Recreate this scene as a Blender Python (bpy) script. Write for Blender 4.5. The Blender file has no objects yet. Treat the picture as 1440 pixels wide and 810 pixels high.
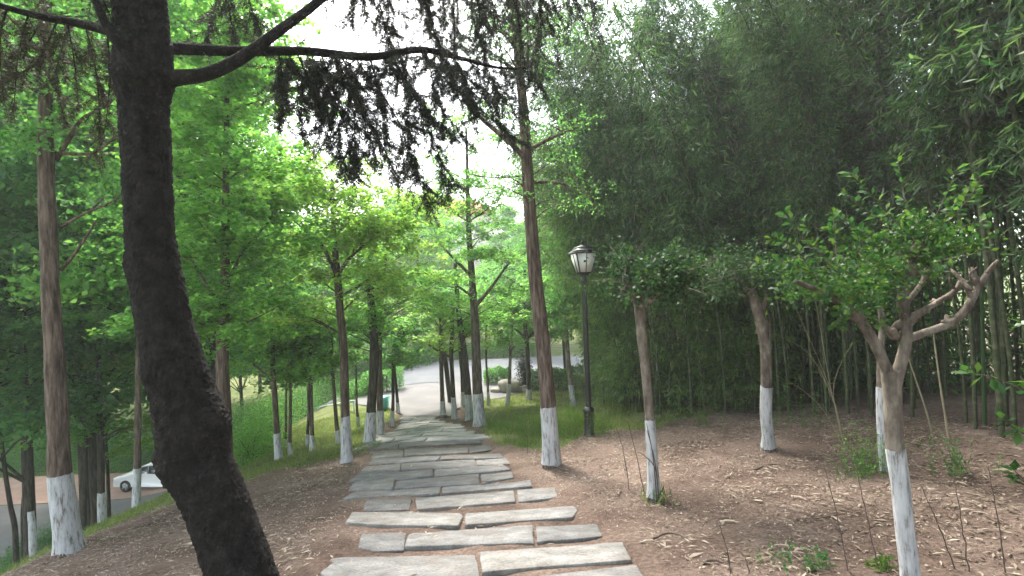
import bpy, math, random
import numpy as np
from mathutils import Vector, Matrix

SC = bpy.context.scene
COL = SC.collection
rng = np.random.default_rng(7)
random.seed(7)
F = 680.0
ROLL = math.radians(2.4)
CZ = 1.6
HAZE = .0019
cr, sr = math.cos(ROLL), math.sin(ROLL)

# ------------------------------------------------------------------ terrain
_wd = [(rng.uniform(0, 6.28), rng.uniform(0.25, 0.9), rng.uniform(0, 6.28), 0.018) for _ in range(7)] + \
      [(rng.uniform(0, 6.28), rng.uniform(1.2, 3.2), rng.uniform(0, 6.28), 0.007) for _ in range(8)]


def smooth(a, b, x):
    t = np.clip((x - a) / (b - a), 0, 1)
    return t * t * (3 - 2 * t)


def profile(Y):
    Y = np.asarray(Y, float)
    z = np.where(Y < 13, -0.185 * np.maximum(Y, -4), 0)
    t = np.clip(Y - 13, 0, 8)
    z2 = -0.185 * 13 - 0.185 * (t - t * t / 16)
    return np.where(Y < 13, z, z2)


def xcen(Y):
    Y = np.clip(np.asarray(Y, float), -4, 19)
    return -0.40 - 0.21 * (Y - 4.3)


def height(X, Y):
    X = np.asarray(X, float)
    Y = np.asarray(Y, float)
    zp = profile(Y)
    g = smooth(17, 23, Y)
    L = np.maximum(0, xcen(Y) - 1.35 - X)
    Rr = np.maximum(0, X - xcen(Y) - 1.35)
    k = 5.05 - 1.2 * g
    x = (L - k) / 0.7
    sp = 0.7 * np.where(x > 30, x, np.log1p(np.exp(np.minimum(x, 30))))
    z = zp - 0.125 * L * (1 - 0.4 * g) - 0.45 * sp
    z = z + np.minimum(0.09 * Rr, 1.1) * (1 - g)
    lo = -8.0
    e = (z - lo) / 0.5
    z = lo + 0.5 * np.where(e > 30, e, np.log1p(np.exp(np.minimum(e, 30))))
    far = np.maximum(0, Y - 40)
    z = z + np.minimum(far * 0.12, 9) + np.minimum(np.maximum(0, -X - 42) * 0.15, 9)
    n = 0
    for a, f, p, amp in _wd:
        n = n + amp * np.sin((X * math.cos(a) + Y * math.sin(a)) * f * 2.2 + p)
    flat = np.clip(1 - smooth(20, 23, Y), 0.0, 1) * np.clip((z + 7.9) / 0.8, 0, 1)
    far2 = smooth(34, 42, Y)
    return z + n * np.maximum(flat, far2)


def H(x, y):
    return float(height(x, y))


def PX(px, py, d):
    dx, dy = px - 720.0, py - 405.0
    u = dx * cr - dy * sr
    v = -dx * sr - dy * cr
    return Vector((u / F * d, d, CZ + v / F * d))


def GR(px, py, dmax=80.0):
    d = np.arange(1.2, dmax, 0.02)
    dx, dy = px - 720.0, py - 405.0
    u = dx * cr - dy * sr
    v = -dx * sr - dy * cr
    X = u / F * d
    Z = CZ + v / F * d
    hit = np.nonzero(Z < height(X, d))[0]
    i = hit[0] if len(hit) else len(d) - 1
    return Vector((X[i], d[i], H(X[i], d[i])))


# ------------------------------------------------------------------ helpers
def mesh_np(name, V, faces, mat=None, smooth_=False):
    """faces: list of (K x n) int arrays"""
    me = bpy.data.meshes.new(name)
    V = np.asarray(V, np.float32)
    me.vertices.add(len(V))
    me.vertices.foreach_set('co', V.ravel())
    loops = np.concatenate([f.ravel() for f in faces]).astype(np.int32)
    tot = np.concatenate([np.full(len(f), f.shape[1], np.int32) for f in faces])
    st = np.concatenate([[0], np.cumsum(tot)[:-1]]).astype(np.int32)
    me.loops.add(len(loops))
    me.loops.foreach_set('vertex_index', loops)
    me.polygons.add(len(tot))
    me.polygons.foreach_set('loop_start', st)
    me.polygons.foreach_set('loop_total', tot)
    if smooth_:
        me.polygons.foreach_set('use_smooth', np.ones(len(tot), bool))
    me.update(calc_edges=True)
    me.validate()
    if mat:
        me.materials.append(mat)
    return me


class MB:
    """collects pieces in world space; build() makes ONE object"""

    def __init__(s):
        s.v, s.f, s.n = [], [], 0

    def add(s, V, faces):
        V = np.asarray(V, float).reshape(-1, 3)
        s.v.append(V)
        for f in faces:
            f = np.asarray(f, int)
            if len(f):
                s.f.append(f + s.n)
        s.n += len(V)

    def box(s, c, size, rot=None):
        x, y, z = [a / 2 for a in size]
        V = np.array([[-x, -y, -z], [x, -y, -z], [x, y, -z], [-x, y, -z], [-x, -y, z], [x, -y, z], [x, y, z], [-x, y, z]])
        if rot is not None:
            V = V @ np.array(rot).T
        s.add(V + np.array(c), [[[0, 3, 2, 1], [4, 5, 6, 7], [0, 1, 5, 4], [1, 2, 6, 5], [2, 3, 7, 6], [3, 0, 4, 7]]])

    def frustum(s, cx, cy, z0, z1, a0, a1, cap=True):
        V = [[cx - a0, cy - a0, z0], [cx + a0, cy - a0, z0], [cx + a0, cy + a0, z0], [cx - a0, cy + a0, z0],
             [cx - a1, cy - a1, z1], [cx + a1, cy - a1, z1], [cx + a1, cy + a1, z1], [cx - a1, cy + a1, z1]]
        s.add(V, [[[0, 3, 2, 1], [4, 5, 6, 7], [0, 1, 5, 4], [1, 2, 6, 5], [2, 3, 7, 6], [3, 0, 4, 7]]])

    def lathe(s, c, prof, n=20):
        a = np.linspace(0, 2 * math.pi, n, endpoint=False)
        V = []
        for r, z in prof:
            V.append(np.stack([c[0] + r * np.cos(a), c[1] + r * np.sin(a), np.full(n, c[2] + z)], 1))
        V = np.concatenate(V)
        m = len(prof)
        i, j = np.meshgrid(np.arange(m - 1), np.arange(n), indexing='ij')
        i, j = i.ravel(), j.ravel()
        q = np.stack([i * n + j, i * n + (j + 1) % n, (i + 1) * n + (j + 1) % n, (i + 1) * n + j], 1)
        s.add(V, [q, np.arange(n)[::-1][None], (np.arange(n) + (m - 1) * n)[None]])

    def tube(s, P, R, n=8, cap=True, wob=0.0, jag=None, seed=0):
        P = np.asarray(P, float)
        R = np.asarray(R, float)
        m = len(P)
        T = np.gradient(P, axis=0)
        T /= np.linalg.norm(T, axis=1)[:, None] + 1e-9
        ref = np.array([1.0, 0, 0]) if abs(T[0][0]) < 0.9 else np.array([0, 1.0, 0])
        N = np.zeros_like(P)
        u = ref - T[0] * ref.dot(T[0])
        u /= np.linalg.norm(u)
        for i in range(m):
            u = u - T[i] * u.dot(T[i])
            u /= np.linalg.norm(u) + 1e-9
            N[i] = u
        B = np.cross(T, N)
        a = np.linspace(0, 2 * math.pi, n, endpoint=False)
        rr = R[:, None] * np.ones((1, n))
        if wob:
            g = np.random.default_rng(seed)
            s_ = np.cumsum(np.r_[0, np.linalg.norm(np.diff(P, axis=0), axis=1)])[:, None]
            w = 0
            for k in range(7):
                w = w + np.sin(a[None] * g.integers(1, 5) + s_ * g.uniform(1.5, 9) + g.uniform(0, 6.28)) * g.uniform(.4, 1)
            rr = rr * (1 + wob * w / 4)
        V = P[:, None] + rr[..., None] * (np.cos(a)[None, :, None] * N[:, None] + np.sin(a)[None, :, None] * B[:, None])
        if jag is not None:
            g = np.random.default_rng(seed + 5)
            e_ = sum(np.sin(a * k_ + g.uniform(0, 6.28)) * g.uniform(.3, 1) / k_ ** .7 for k_ in (1, 2, 3, 5, 8, 11)) * .5
            V[-1] += T[-1] * (e_ + g.uniform(-.15, .15, n))[:, None] * jag
            V[0] += T[0] * (np.roll(e_, n // 3) + g.uniform(-.5, .5, n))[:, None] * jag
        i, j = np.meshgrid(np.arange(m - 1), np.arange(n), indexing='ij')
        i, j = i.ravel(), j.ravel()
        q = np.stack([i * n + j, i * n + (j + 1) % n, (i + 1) * n + (j + 1) % n, (i + 1) * n + j], 1)
        fs = [q]
        if cap:
            fs += [np.arange(n)[::-1][None], (np.arange(n) + (m - 1) * n)[None]]
        s.add(V.reshape(-1, 3), fs)

    def leaves(s, C, size, aspect=0.55, up=0.4, g=None, dirs=None, fold=0.12):
        C = np.asarray(C, float)
        n = len(C)
        g = g or rng
        size = np.broadcast_to(size, n)[:, None]
        nr = g.normal(size=(n, 3))
        nr /= np.linalg.norm(nr, axis=1)[:, None]
        nr = nr * (1 - up) + np.array([0, 0, 1.0]) * up
        nr /= np.linalg.norm(nr, axis=1)[:, None] + 1e-9
        t = g.normal(size=(n, 3)) if dirs is None else np.asarray(dirs, float)
        if dirs is None:
            t = t - nr * (t * nr).sum(1)[:, None]
        else:
            nr = nr - t * ((t * nr).sum(1) / ((t * t).sum(1) + 1e-9))[:, None]
            nr /= np.linalg.norm(nr, axis=1)[:, None] + 1e-9
        t /= np.linalg.norm(t, axis=1)[:, None] + 1e-9
        b = np.cross(nr, t)
        w = aspect * 0.5
        V = np.stack([C - t * size * .5, C + b * size * w + nr * size * fold + t * size * .05,
                      C + t * size * .5, C - b * size * w + nr * size * fold + t * size * .05], 1).reshape(-1, 3)
        k = np.arange(n)[:, None] * 4
        s.add(V, [k + np.array([[0, 1, 2, 3]])])

    def data(s, name, mat, sm=False, origin=None):
        V = np.concatenate(s.v)
        if origin is not None:
            V = V - np.array(origin)
        by = {}
        for f in s.f:
            by.setdefault(f.shape[1], []).append(f)
        return mesh_np(name, V, [np.concatenate(x) for x in by.values()], mat, sm)

    def build(s, name, mat, parent=None, origin=(0, 0, 0), sm=False):
        me = s.data(name, mat, sm, origin)
        o = bpy.data.objects.new(name, me)
        COL.objects.link(o)
        if parent:
            o.parent = parent
        else:
            o.location = origin
        return o


def tag(o, label, cat, group=None, kind=None):
    if label: o['label'] = label
    if cat: o['category'] = cat
    if group: o['group'] = group
    if kind: o['kind'] = kind
    return o


def empty(name, loc, label, cat, group=None):
    o = bpy.data.objects.new(name, None)
    o.location = loc
    o.empty_display_size = .2
    COL.objects.link(o)
    return tag(o, label, cat, group)


def dup(root, loc, rz=0, sc=1.0, label=None, group=None):
    r = root.copy()
    COL.objects.link(r)
    r.location = loc
    r.rotation_euler = (0, 0, rz)
    r.scale = (sc, sc, sc)
    if label: r['label'] = label
    if group: r['group'] = group
    for ch in list(root.children):
        c = ch.copy()
        COL.objects.link(c)
        c.parent = r
        for gch in list(ch.children):
            d = gch.copy()
            COL.objects.link(d)
            d.parent = c
    return r


def resample(P, n):
    P = np.asarray(P, float)
    m = len(P)
    if m == 2:
        t = np.linspace(0, 1, n)[:, None]
        return P[0] * (1 - t) + P[1] * t
    t = np.linspace(0, m - 1, n)
    i = np.clip(t.astype(int), 0, m - 2)
    f = (t - i)[:, None]
    p0, p1, p2, p3 = P[np.maximum(i - 1, 0)], P[i], P[i + 1], P[np.minimum(i + 2, m - 1)]
    return .5 * ((2 * p1) + (-p0 + p2) * f + (2 * p0 - 5 * p1 + 4 * p2 - p3) * f ** 2 + (-p0 + 3 * p1 - 3 * p2 + p3) * f ** 3)


# ------------------------------------------------------------------ materials
def mat_new(name):
    m = bpy.data.materials.new(name)
    m.use_nodes = True
    nt = m.node_tree
    nt.nodes.clear()
    out = nt.nodes.new('ShaderNodeOutputMaterial')
    return m, nt, out


def N(nt, typ, **kw):
    n = nt.nodes.new(typ)
    for k, v in kw.items():
        if k.startswith('i_'):
            n.inputs[k[2:].replace('_', ' ')].default_value = v
        else:
            setattr(n, k, v)
    return n


def ramp(nt, fac, stops):
    r = nt.nodes.new('ShaderNodeValToRGB')
    e = r.color_ramp.elements
    while len(e) < len(stops):
        e.new(0.5)
    for k, (p, c) in enumerate(stops):
        e[k].position = p
        e[k].color = (*c, 1) if len(c) == 3 else c
    nt.links.new(fac, r.inputs[0])
    return r.outputs[0]


def noise_mat(name, stops, scale=5, stretch=(1, 1, 1), rough=.9, bump=.3, bscale=None, detail=8, bdist=.02, spec=.2, voro=None):
    m, nt, out = mat_new(name)
    L = nt.links.new
    tc = N(nt, 'ShaderNodeTexCoord')
    mp = N(nt, 'ShaderNodeMapping')
    mp.inputs['Scale'].default_value = stretch
    L(tc.outputs['Object'], mp.inputs[0])
    n1 = N(nt, 'ShaderNodeTexNoise', i_Scale=scale, i_Detail=detail, i_Roughness=.65)
    L(mp.outputs[0], n1.inputs['Vector'])
    b = N(nt, 'ShaderNodeBsdfPrincipled', i_Roughness=rough)
    b.inputs['Specular IOR Level'].default_value = spec
    col = ramp(nt, n1.outputs[0], stops)
    L(col, b.inputs['Base Color'])
    n2 = N(nt, 'ShaderNodeTexNoise', i_Scale=bscale or scale * 4, i_Detail=6, i_Roughness=.7)
    L(mp.outputs[0], n2.inputs['Vector'])
    h = n2.outputs[0]
    if voro:
        v = N(nt, 'ShaderNodeTexVoronoi', feature='DISTANCE_TO_EDGE', i_Scale=voro)
        # wobble the coordinate a little
        mx = N(nt, 'ShaderNodeMix', data_type='VECTOR', i_Factor=.08)
        L(mp.outputs[0], mx.inputs[4])
        L(n1.outputs[1], mx.inputs[5])
        L(mx.outputs[1], v.inputs['Vector'])
        mt = N(nt, 'ShaderNodeMath', operation='MINIMUM')
        mt.inputs[1].default_value = .18
        L(v.outputs[0], mt.inputs[0])
        ml = N(nt, 'ShaderNodeMath', operation='MULTIPLY')
        ml.inputs[1].default_value = 4.0
        L(mt.outputs[0], ml.inputs[0])
        ad = N(nt, 'ShaderNodeMath', operation='ADD')
        L(ml.outputs[0], ad.inputs[0])
        L(h, ad.inputs[1])
        h = ad.outputs[0]
    bp = N(nt, 'ShaderNodeBump', i_Strength=bump, i_Distance=bdist)
    L(h, bp.inputs['Height'])
    L(bp.outputs[0], b.inputs['Normal'])
    L(b.outputs[0], out.inputs[0])
    return m


def leaf_mat(name, c0, c1, c2, trans=.5, tcol=1.5, rough=.5):
    m, nt, out = mat_new(name)
    L = nt.links.new
    g = N(nt, 'ShaderNodeNewGeometry')
    col = ramp(nt, g.outputs['Random Per Island'], [(0, c0), (.5, c1), (1, c2)])
    b = N(nt, 'ShaderNodeBsdfPrincipled', i_Roughness=rough)
    b.inputs['Specular IOR Level'].default_value = .25
    L(col, b.inputs['Base Color'])
    t = N(nt, 'ShaderNodeBsdfTranslucent')
    mul = N(nt, 'ShaderNodeMix', data_type='RGBA', blend_type='MULTIPLY')
    mul.inputs[0].default_value = 1
    L(col, mul.inputs[6])
    mul.inputs[7].default_value = (tcol * .92, tcol * 1.06, tcol * .6, 1)
    L(mul.outputs[2], t.inputs[0])
    mx = N(nt, 'ShaderNodeMixShader')
    mx.inputs[0].default_value = trans
    L(b.outputs[0], mx.inputs[1])
    L(t.outputs[0], mx.inputs[2])
    L(mx.outputs[0], out.inputs[0])
    return m


def plain(name, col, rough=.5, metal=0, spec=.5, var=.15, scale=12, bump=.05):
    c = np.array(col)
    m = noise_mat(name, [(.3, tuple(c * (1 - var))), (.7, tuple(np.minimum(c * (1 + var), 1)))], scale=scale, rough=rough, bump=bump, spec=spec)
    b = [n for n in m.node_tree.nodes if n.type == 'BSDF_PRINCIPLED'][0]
    b.inputs['Metallic'].default_value = metal
    return m


M = {}
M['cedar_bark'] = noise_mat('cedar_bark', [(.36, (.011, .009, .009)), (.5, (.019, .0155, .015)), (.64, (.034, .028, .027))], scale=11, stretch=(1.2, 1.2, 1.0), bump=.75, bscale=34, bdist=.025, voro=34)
M['bark'] = noise_mat('bark', [(.36, (.03, .022, .018)), (.5, (.085, .064, .05)), (.64, (.17, .135, .105))], scale=7, stretch=(3, 3, .45), bump=.9, bscale=16, bdist=.02)
M['bark_brown'] = noise_mat('bark_brown', [(.36, (.04, .027, .022)), (.5, (.105, .074, .060)), (.64, (.19, .145, .12))], scale=7, stretch=(3, 3, .4), bump=.8, bscale=16, bdist=.015)
M['bark_dark'] = noise_mat('bark_dark', [(.36, (.015, .012, .010)), (.5, (.042, .033, .028)), (.64, (.085, .07, .058))], scale=7, stretch=(3, 3, .5), bump=.7)
M['bark_pale'] = noise_mat('bark_pale', [(.38, (.065, .05, .042)), (.5, (.14, .113, .094)), (.62, (.25, .21, .175))], scale=4, stretch=(2.4, 2.4, .9), bump=.7, bscale=24, bdist=.012)
M['wash'] = noise_mat('wash', [(.31, (.10, .085, .075)), (.40, (.24, .225, .21)), (.46, (.39, .39, .405)), (.62, (.52, .52, .545))], scale=6, stretch=(4.0, 4.0, .8), bump=.7, bscale=18, bdist=.012, rough=.95)
M['stone'] = noise_mat('stone', [(.34, (.09, .089, .087)), (.45, (.135, .133, .131)), (.55, (.165, .163, .161)), (.66, (.21, .208, .205))], scale=3.2, stretch=(1, 1.7, 1), bump=.55, bscale=42, bdist=.008, rough=.9)
_nt = M['stone'].node_tree
_b = [n for n in _nt.nodes if n.type == 'BSDF_PRINCIPLED'][0]
_src = _b.inputs['Base Color'].links[0].from_socket
_g = N(_nt, 'ShaderNodeNewGeometry')
_n = N(_nt, 'ShaderNodeTexNoise', i_Scale=2.1, i_Detail=9, i_Roughness=.72)
_nt.links.new(_g.outputs['Position'], _n.inputs['Vector'])
_f = ramp(_nt, _n.outputs[0], [(.50, (0, 0, 0)), (.60, (.55, .55, .55)), (.72, (.9, .9, .9))])
_m = N(_nt, 'ShaderNodeMix', data_type='RGBA')
_nt.links.new(_f, _m.inputs[0]); _nt.links.new(_src, _m.inputs[6])
_m.inputs[7].default_value = (.135, .118, .106, 1)
_oi = N(_nt, 'ShaderNodeObjectInfo')
_r = ramp(_nt, _oi.outputs['Random'], [(0, (.80, .80, .81)), (.5, (1, 1, 1)), (1, (1.16, 1.14, 1.1))])
_m2 = N(_nt, 'ShaderNodeMix', data_type='RGBA', blend_type='MULTIPLY')
_m2.inputs[0].default_value = 1
_nt.links.new(_m.outputs[2], _m2.inputs[6]); _nt.links.new(_r, _m2.inputs[7])
_n5 = N(_nt, 'ShaderNodeTexNoise', i_Scale=38, i_Detail=5, i_Roughness=.7)
_nt.links.new(_g.outputs['Position'], _n5.inputs['Vector'])
_r5 = ramp(_nt, _n5.outputs[0], [(.34, (.72, .72, .72)), (.5, (1, 1, 1)), (.66, (1.2, 1.2, 1.2))])
_m3 = N(_nt, 'ShaderNodeMix', data_type='RGBA', blend_type='MULTIPLY')
_m3.inputs[0].default_value = 1
_nt.links.new(_m2.outputs[2], _m3.inputs[6]); _nt.links.new(_r5, _m3.inputs[7])
_nt.links.new(_m3.outputs[2], _b.inputs['Base Color'])
M['stone_pale'] = noise_mat('stone_pale', [(.36, (.20, .195, .19)), (.5, (.27, .265, .26)), (.64, (.33, .325, .32))], scale=3, stretch=(1, 1.6, 1), bump=.4, bscale=40, bdist=.006)  # paler, smoother far slabs; colour also lightened to make up for crown shade
M['concrete'] = noise_mat('concrete', [(.38, (.125, .12, .12)), (.62, (.155, .15, .15))], scale=.8, bump=.15, bscale=30)
M['asphalt'] = noise_mat('asphalt', [(.38, (.105, .11, .12)), (.62, (.13, .135, .145))], scale=.9, bump=.15, bscale=40)
M['pinkpave'] = noise_mat('pinkpave', [(.3, (.30, .19, .155)), (.7, (.40, .27, .225))], scale=2, bump=.1)
M['rock'] = noise_mat('rock', [(.25, (.20, .18, .155)), (.6, (.36, .33, .29)), (.8, (.45, .42, .38))], scale=3, bump=.7, bscale=10, bdist=.04)
M['leaf_bright'] = leaf_mat('leaf_bright', (0.062, 0.155, 0.042), (0.105, 0.22, 0.056), (0.17, 0.265, 0.07), 0.62, 2.4)
M['leaf_yellow'] = leaf_mat('leaf_yellow', (0.1, 0.19, 0.042), (0.155, 0.24, 0.054), (0.225, 0.275, 0.068), 0.62, 2.3)
M['leaf_mid'] = leaf_mat('leaf_mid', (0.046, 0.122, 0.044), (0.072, 0.17, 0.056), (0.115, 0.21, 0.064), 0.6, 2.2)
M['leaf_dark'] = leaf_mat('leaf_dark', (0.034, 0.1, 0.042), (0.054, 0.136, 0.05), (0.09, 0.17, 0.056), 0.55, 2.1)
M['leaf_crape'] = leaf_mat('leaf_crape', (0.025, 0.075, 0.026), (0.045, 0.115, 0.034), (0.11, 0.18, 0.032), 0.4, 1.5)
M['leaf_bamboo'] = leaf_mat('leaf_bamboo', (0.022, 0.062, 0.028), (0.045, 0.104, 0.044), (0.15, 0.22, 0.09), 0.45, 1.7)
M['leaf_bamboo_young'] = leaf_mat('leaf_bamboo_young', (.045,.10,.032), (.08,.15,.045), (.17,.235,.075), .5, 1.9)
M['leaf_shade'] = leaf_mat('leaf_shade', (0.018, 0.05, 0.022), (0.032, 0.078, 0.03), (0.07, 0.13, 0.04), 0.38, 1.4)
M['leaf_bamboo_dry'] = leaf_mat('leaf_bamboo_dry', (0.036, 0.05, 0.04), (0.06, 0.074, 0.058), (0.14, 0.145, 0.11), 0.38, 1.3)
M['leaf_purple'] = leaf_mat('leaf_purple', (.022, .022, .022), (.035, .032, .03), (.03, .045, .03), .3, 1.2)
M['needle'] = leaf_mat('needle', (0.024, 0.028, 0.024), (0.04, 0.043, 0.037), (0.065, 0.062, 0.054), 0.3, 1.4)
M['needle_brown'] = leaf_mat('needle_brown', (.035, .034, .022), (.055, .050, .033), (.08, .068, .045), .25, 1.2)
M['grass'] = leaf_mat('grass', (0.1, 0.16, 0.045), (0.16, 0.21, 0.065), (0.3, 0.28, 0.13), 0.45, 1.4)
M['weed'] = leaf_mat('weed', (.05, .11, .022), (.085, .155, .03), (.15, .19, .05), .45, 1.5)
M['litter'] = leaf_mat('litter', (0.1, 0.072, 0.052), (0.205, 0.16, 0.122), (0.35, 0.295, 0.235), 0.1, 0.8)
M['culm'] = noise_mat('culm', [(.36, (.03, .040, .022)), (.5, (.06, .072, .036)), (.64, (.11, .115, .07))], scale=2.5, stretch=(1, 1, 3), bump=.1, rough=.5)
M['culm_dry'] = noise_mat('culm_dry', [(.2, (.22, .18, .12)), (.8, (.40, .34, .24))], scale=3, bump=.1, rough=.6)
M['twig'] = plain('twig', (.085, .06, .048), .85)
M['stick_pale'] = plain('stick_pale', (.36, .29, .22), .85)
M['lamp_black'] = plain('lamp_black', (.010, .012, .013), .38, 0, .5)
M['frost'] = plain('frost', (.72, .72, .70), .35, 0, .5, .04)
M['car_white'] = plain('car_white', (.78, .79, .80), .22, 0, .6, .02, 3, 0)
M['car_glass'] = plain('car_glass', (.03, .04, .05), .06, 0, .8, .05, 3, 0)
M['rubber'] = plain('rubber', (.018, .018, .019), .8)
M['alloy'] = plain('alloy', (.45, .46, .47), .3, .8)
M['red'] = plain('red', (.35, .02, .02), .25)
M['teal'] = plain('teal', (.10, .42, .36), .5)
M['rail'] = plain('rail', (.42, .55, .55), .5)
M['sign_dark'] = plain('sign_dark', (.02, .028, .025), .5)
M['white'] = plain('white', (.78, .78, .76), .6)
M['petal'] = leaf_mat('petal', (.70, .72, .74), (.78, .79, .80), (.8, .8, .8), .3, 1.0)
M['wall'] = plain('wall', (.52, .47, .40), .85)
M['roof'] = noise_mat('roof', [(.3, (.36, .13, .06)), (.7, (.50, .20, .10))], scale=3, bump=.3)

# ground: dirt / grass-floor mixed by a vertex attribute
m, nt, out = mat_new('earth')
Lk = nt.links.new
tc = N(nt, 'ShaderNodeTexCoord')
n1 = N(nt, 'ShaderNodeTexNoise', i_Scale=.9, i_Detail=10, i_Roughness=.68)
Lk(tc.outputs['Object'], n1.inputs['Vector'])
n2 = N(nt, 'ShaderNodeTexNoise', i_Scale=26, i_Detail=6, i_Roughness=.75)
Lk(tc.outputs['Object'], n2.inputs['Vector'])
c1 = ramp(nt, n1.outputs[0], [(.32, (.072, .050, .041)), (.46, (.122, .087, .071)), (.57, (.165, .122, .101)), (.70, (.225, .173, .144))])
c2 = ramp(nt, n2.outputs[0], [(.34, (.35, .33, .32)), (.5, (.9, .9, .9)), (.64, (1.5, 1.45, 1.4))])
mul = N(nt, 'ShaderNodeMix', data_type='RGBA', blend_type='MULTIPLY')
mul.inputs[0].default_value = .8
Lk(c1, mul.inputs[6]); Lk(c2, mul.inputs[7])
c3 = ramp(nt, n1.outputs[0], [(.3, (.05, .075, .02)), (.5, (.10, .125, .04)), (.7, (.20, .18, .09))])
at = N(nt, 'ShaderNodeAttribute', attribute_name='grassy')
ad = N(nt, 'ShaderNodeMath', operation='MULTIPLY_ADD')
Lk(n2.outputs[0], ad.inputs[0]); ad.inputs[1].default_value = .9
Lk(at.outputs['Fac'], ad.inputs[2])
gf = ramp(nt, ad.outputs[0], [(.75, (0, 0, 0)), (1.05, (1, 1, 1))])
mxc = N(nt, 'ShaderNodeMix', data_type='RGBA')
Lk(gf, mxc.inputs[0]); Lk(mul.outputs[2], mxc.inputs[6]); Lk(c3, mxc.inputs[7])
b = N(nt, 'ShaderNodeBsdfPrincipled', i_Roughness=.95)
b.inputs['Specular IOR Level'].default_value = .1
Lk(mxc.outputs[2], b.inputs['Base Color'])
n3 = N(nt, 'ShaderNodeTexNoise', i_Scale=14, i_Detail=10, i_Roughness=.75)
Lk(tc.outputs['Object'], n3.inputs['Vector'])
bp = N(nt, 'ShaderNodeBump', i_Strength=.9, i_Distance=.05)
Lk(n3.outputs[0], bp.inputs['Height'])
Lk(bp.outputs[0], b.inputs['Normal'])
Lk(b.outputs[0], out.inputs[0])
M['earth'] = m


SLABS = []
# ------------------------------------------------------------------ paving slabs
ORD = ['nearest', 'second', 'third', 'fourth', 'fifth', 'sixth', 'seventh', 'eighth', 'ninth', 'tenth', 'eleventh', 'twelfth']


def slab(poly, dzn, dzf, label, thick=.14, mat='stone'):
    """poly: world XY outline, anticlockwise or not; near edge proud by dzn, far edge by dzf"""
    P = np.array(poly, float)
    # roughen the outline
    out = []
    n = len(P)
    for a in range(n):
        p, q = P[a], P[(a + 1) % n]
        m_ = max(2, int(np.linalg.norm(q - p) / .09))
        for t in np.linspace(0, 1, m_, endpoint=False):
            w = p * (1 - t) + q * t
            out.append(w + rng.normal(size=2) * (.0032 if t > 0 else .002))
    P = np.array(out)
    if np.sum(P[:, 0] * np.roll(P[:, 1], -1) - np.roll(P[:, 0], -1) * P[:, 1]) < 0:
        P = P[::-1]
    c = P.mean(0)
    ymin, ymax = P[:, 1].min(), P[:, 1].max()
    # one flat (tilted) plane per slab
    A = np.c_[P, np.ones(len(P))]
    hz = height(P[:, 0], P[:, 1])
    co, *_ = np.linalg.lstsq(A, hz, rcond=None)

    def top(p):
        t = (p[:, 1] - ymin) / max(1e-6, ymax - ymin)
        return np.c_[p, np.ones(len(p))] @ co + dzn * (1 - t) + dzf * t
    zt = top(P)
    SLABS.append((P.copy(), co.copy(), dzn, ymin, ymax))
    Pi = c + (P - c) * (1 - .012 / np.maximum(.12, np.linalg.norm(P - c, axis=1)))[:, None]
    n = len(P)
    ctr = np.array([[*c, top(c[None])[0] - .002 + rng.uniform(-.002, .004)]])
    mid = c + (Pi - c) * .55
    zi = top(Pi) + rng.normal(size=n) * .0008
    V = np.concatenate([np.c_[P, zt - thick], np.c_[P, zt - .006 + rng.normal(size=n) * .002], np.c_[Pi, zi],
                        np.c_[mid, top(mid) + rng.normal(size=n) * .0008], ctr])
    k = np.arange(n)
    k2 = (k + 1) % n
    qs = [np.stack([a * n + k, a * n + k2, (a + 1) * n + k2, (a + 1) * n + k], 1) for a in range(3)]
    tri = np.stack([3 * n + k, 3 * n + k2, np.full(n, 4 * n)], 1)
    b = MB()
    b.add(V, [np.concatenate(qs), tri, k[::-1][None]])
    o = b.build('paving_slab', M[mat], origin=(c[0], c[1], float(zt.mean())))
    return tag(o, label, 'paving stone', 'stone slabs of the stepped path', 'thing')


def Z3(x, y):
    return (x / 3 + 440, y / 3 + 620)


rows = [
    [[(75, 490), (690, 478), (705, 592), (60, 588), (32, 558)], [(705, 480), (1310, 438), (1345, 512), (712, 570)]],
    [[(200, 402), (392, 393), (384, 468), (250, 471), (190, 452)], [(399, 390), (925, 368), (933, 432), (387, 458)], [(942, 367), (1200, 348), (1223, 408), (946, 430)]],
    [[(162, 304), (618, 304), (632, 325), (612, 366), (300, 362), (138, 354)], [(642, 312), (1100, 280), (1120, 300), (1095, 330), (642, 360)]],
    [[(222, 257), (415, 245), (408, 298), (212, 296)], [(430, 244), (846, 212), (856, 265), (438, 297)], [(862, 210), (1022, 199), (1032, 240), (866, 260)]],
    [[(180, 217), (538, 199), (533, 230), (125, 255)], [(545, 198), (850, 176), (918, 174), (925, 198), (545, 229)]],
    [[(175, 179), (343, 168), (336, 208), (150, 213)], [(350, 168), (698, 146), (703, 180), (343, 206)], [(707, 145), (838, 132), (848, 160), (711, 178)]],
    [[(200, 141), (505, 122), (507, 155), (345, 165), (155, 175)], [(512, 121), (800, 102), (835, 122), (514, 155)]],
    [[(215, 110), (368, 101), (366, 125), (205, 132)], [(374, 100), (682, 84), (688, 110), (371, 123)], [(689, 83), (815, 74), (832, 99), (694, 109)]],
    [[(250, 82), (538, 68), (524, 88), (232, 102)], [(543, 67), (790, 53), (806, 70), (531, 87)]],
    [[(237, 50), (380, 43), (381, 66), (250, 77)], [(386, 42), (652, 28), (655, 51), (386, 66)], [(658, 27), (745, 18), (760, 39), (660, 49)]],
    [[(205, 17), (358, 9), (358, 30), (208, 40)], [(363, 9), (700, 0), (712, 14), (364, 30)]],
]
SIDE = {2: ['left', 'right'], 3: ['left', 'middle', 'right']}
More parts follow.
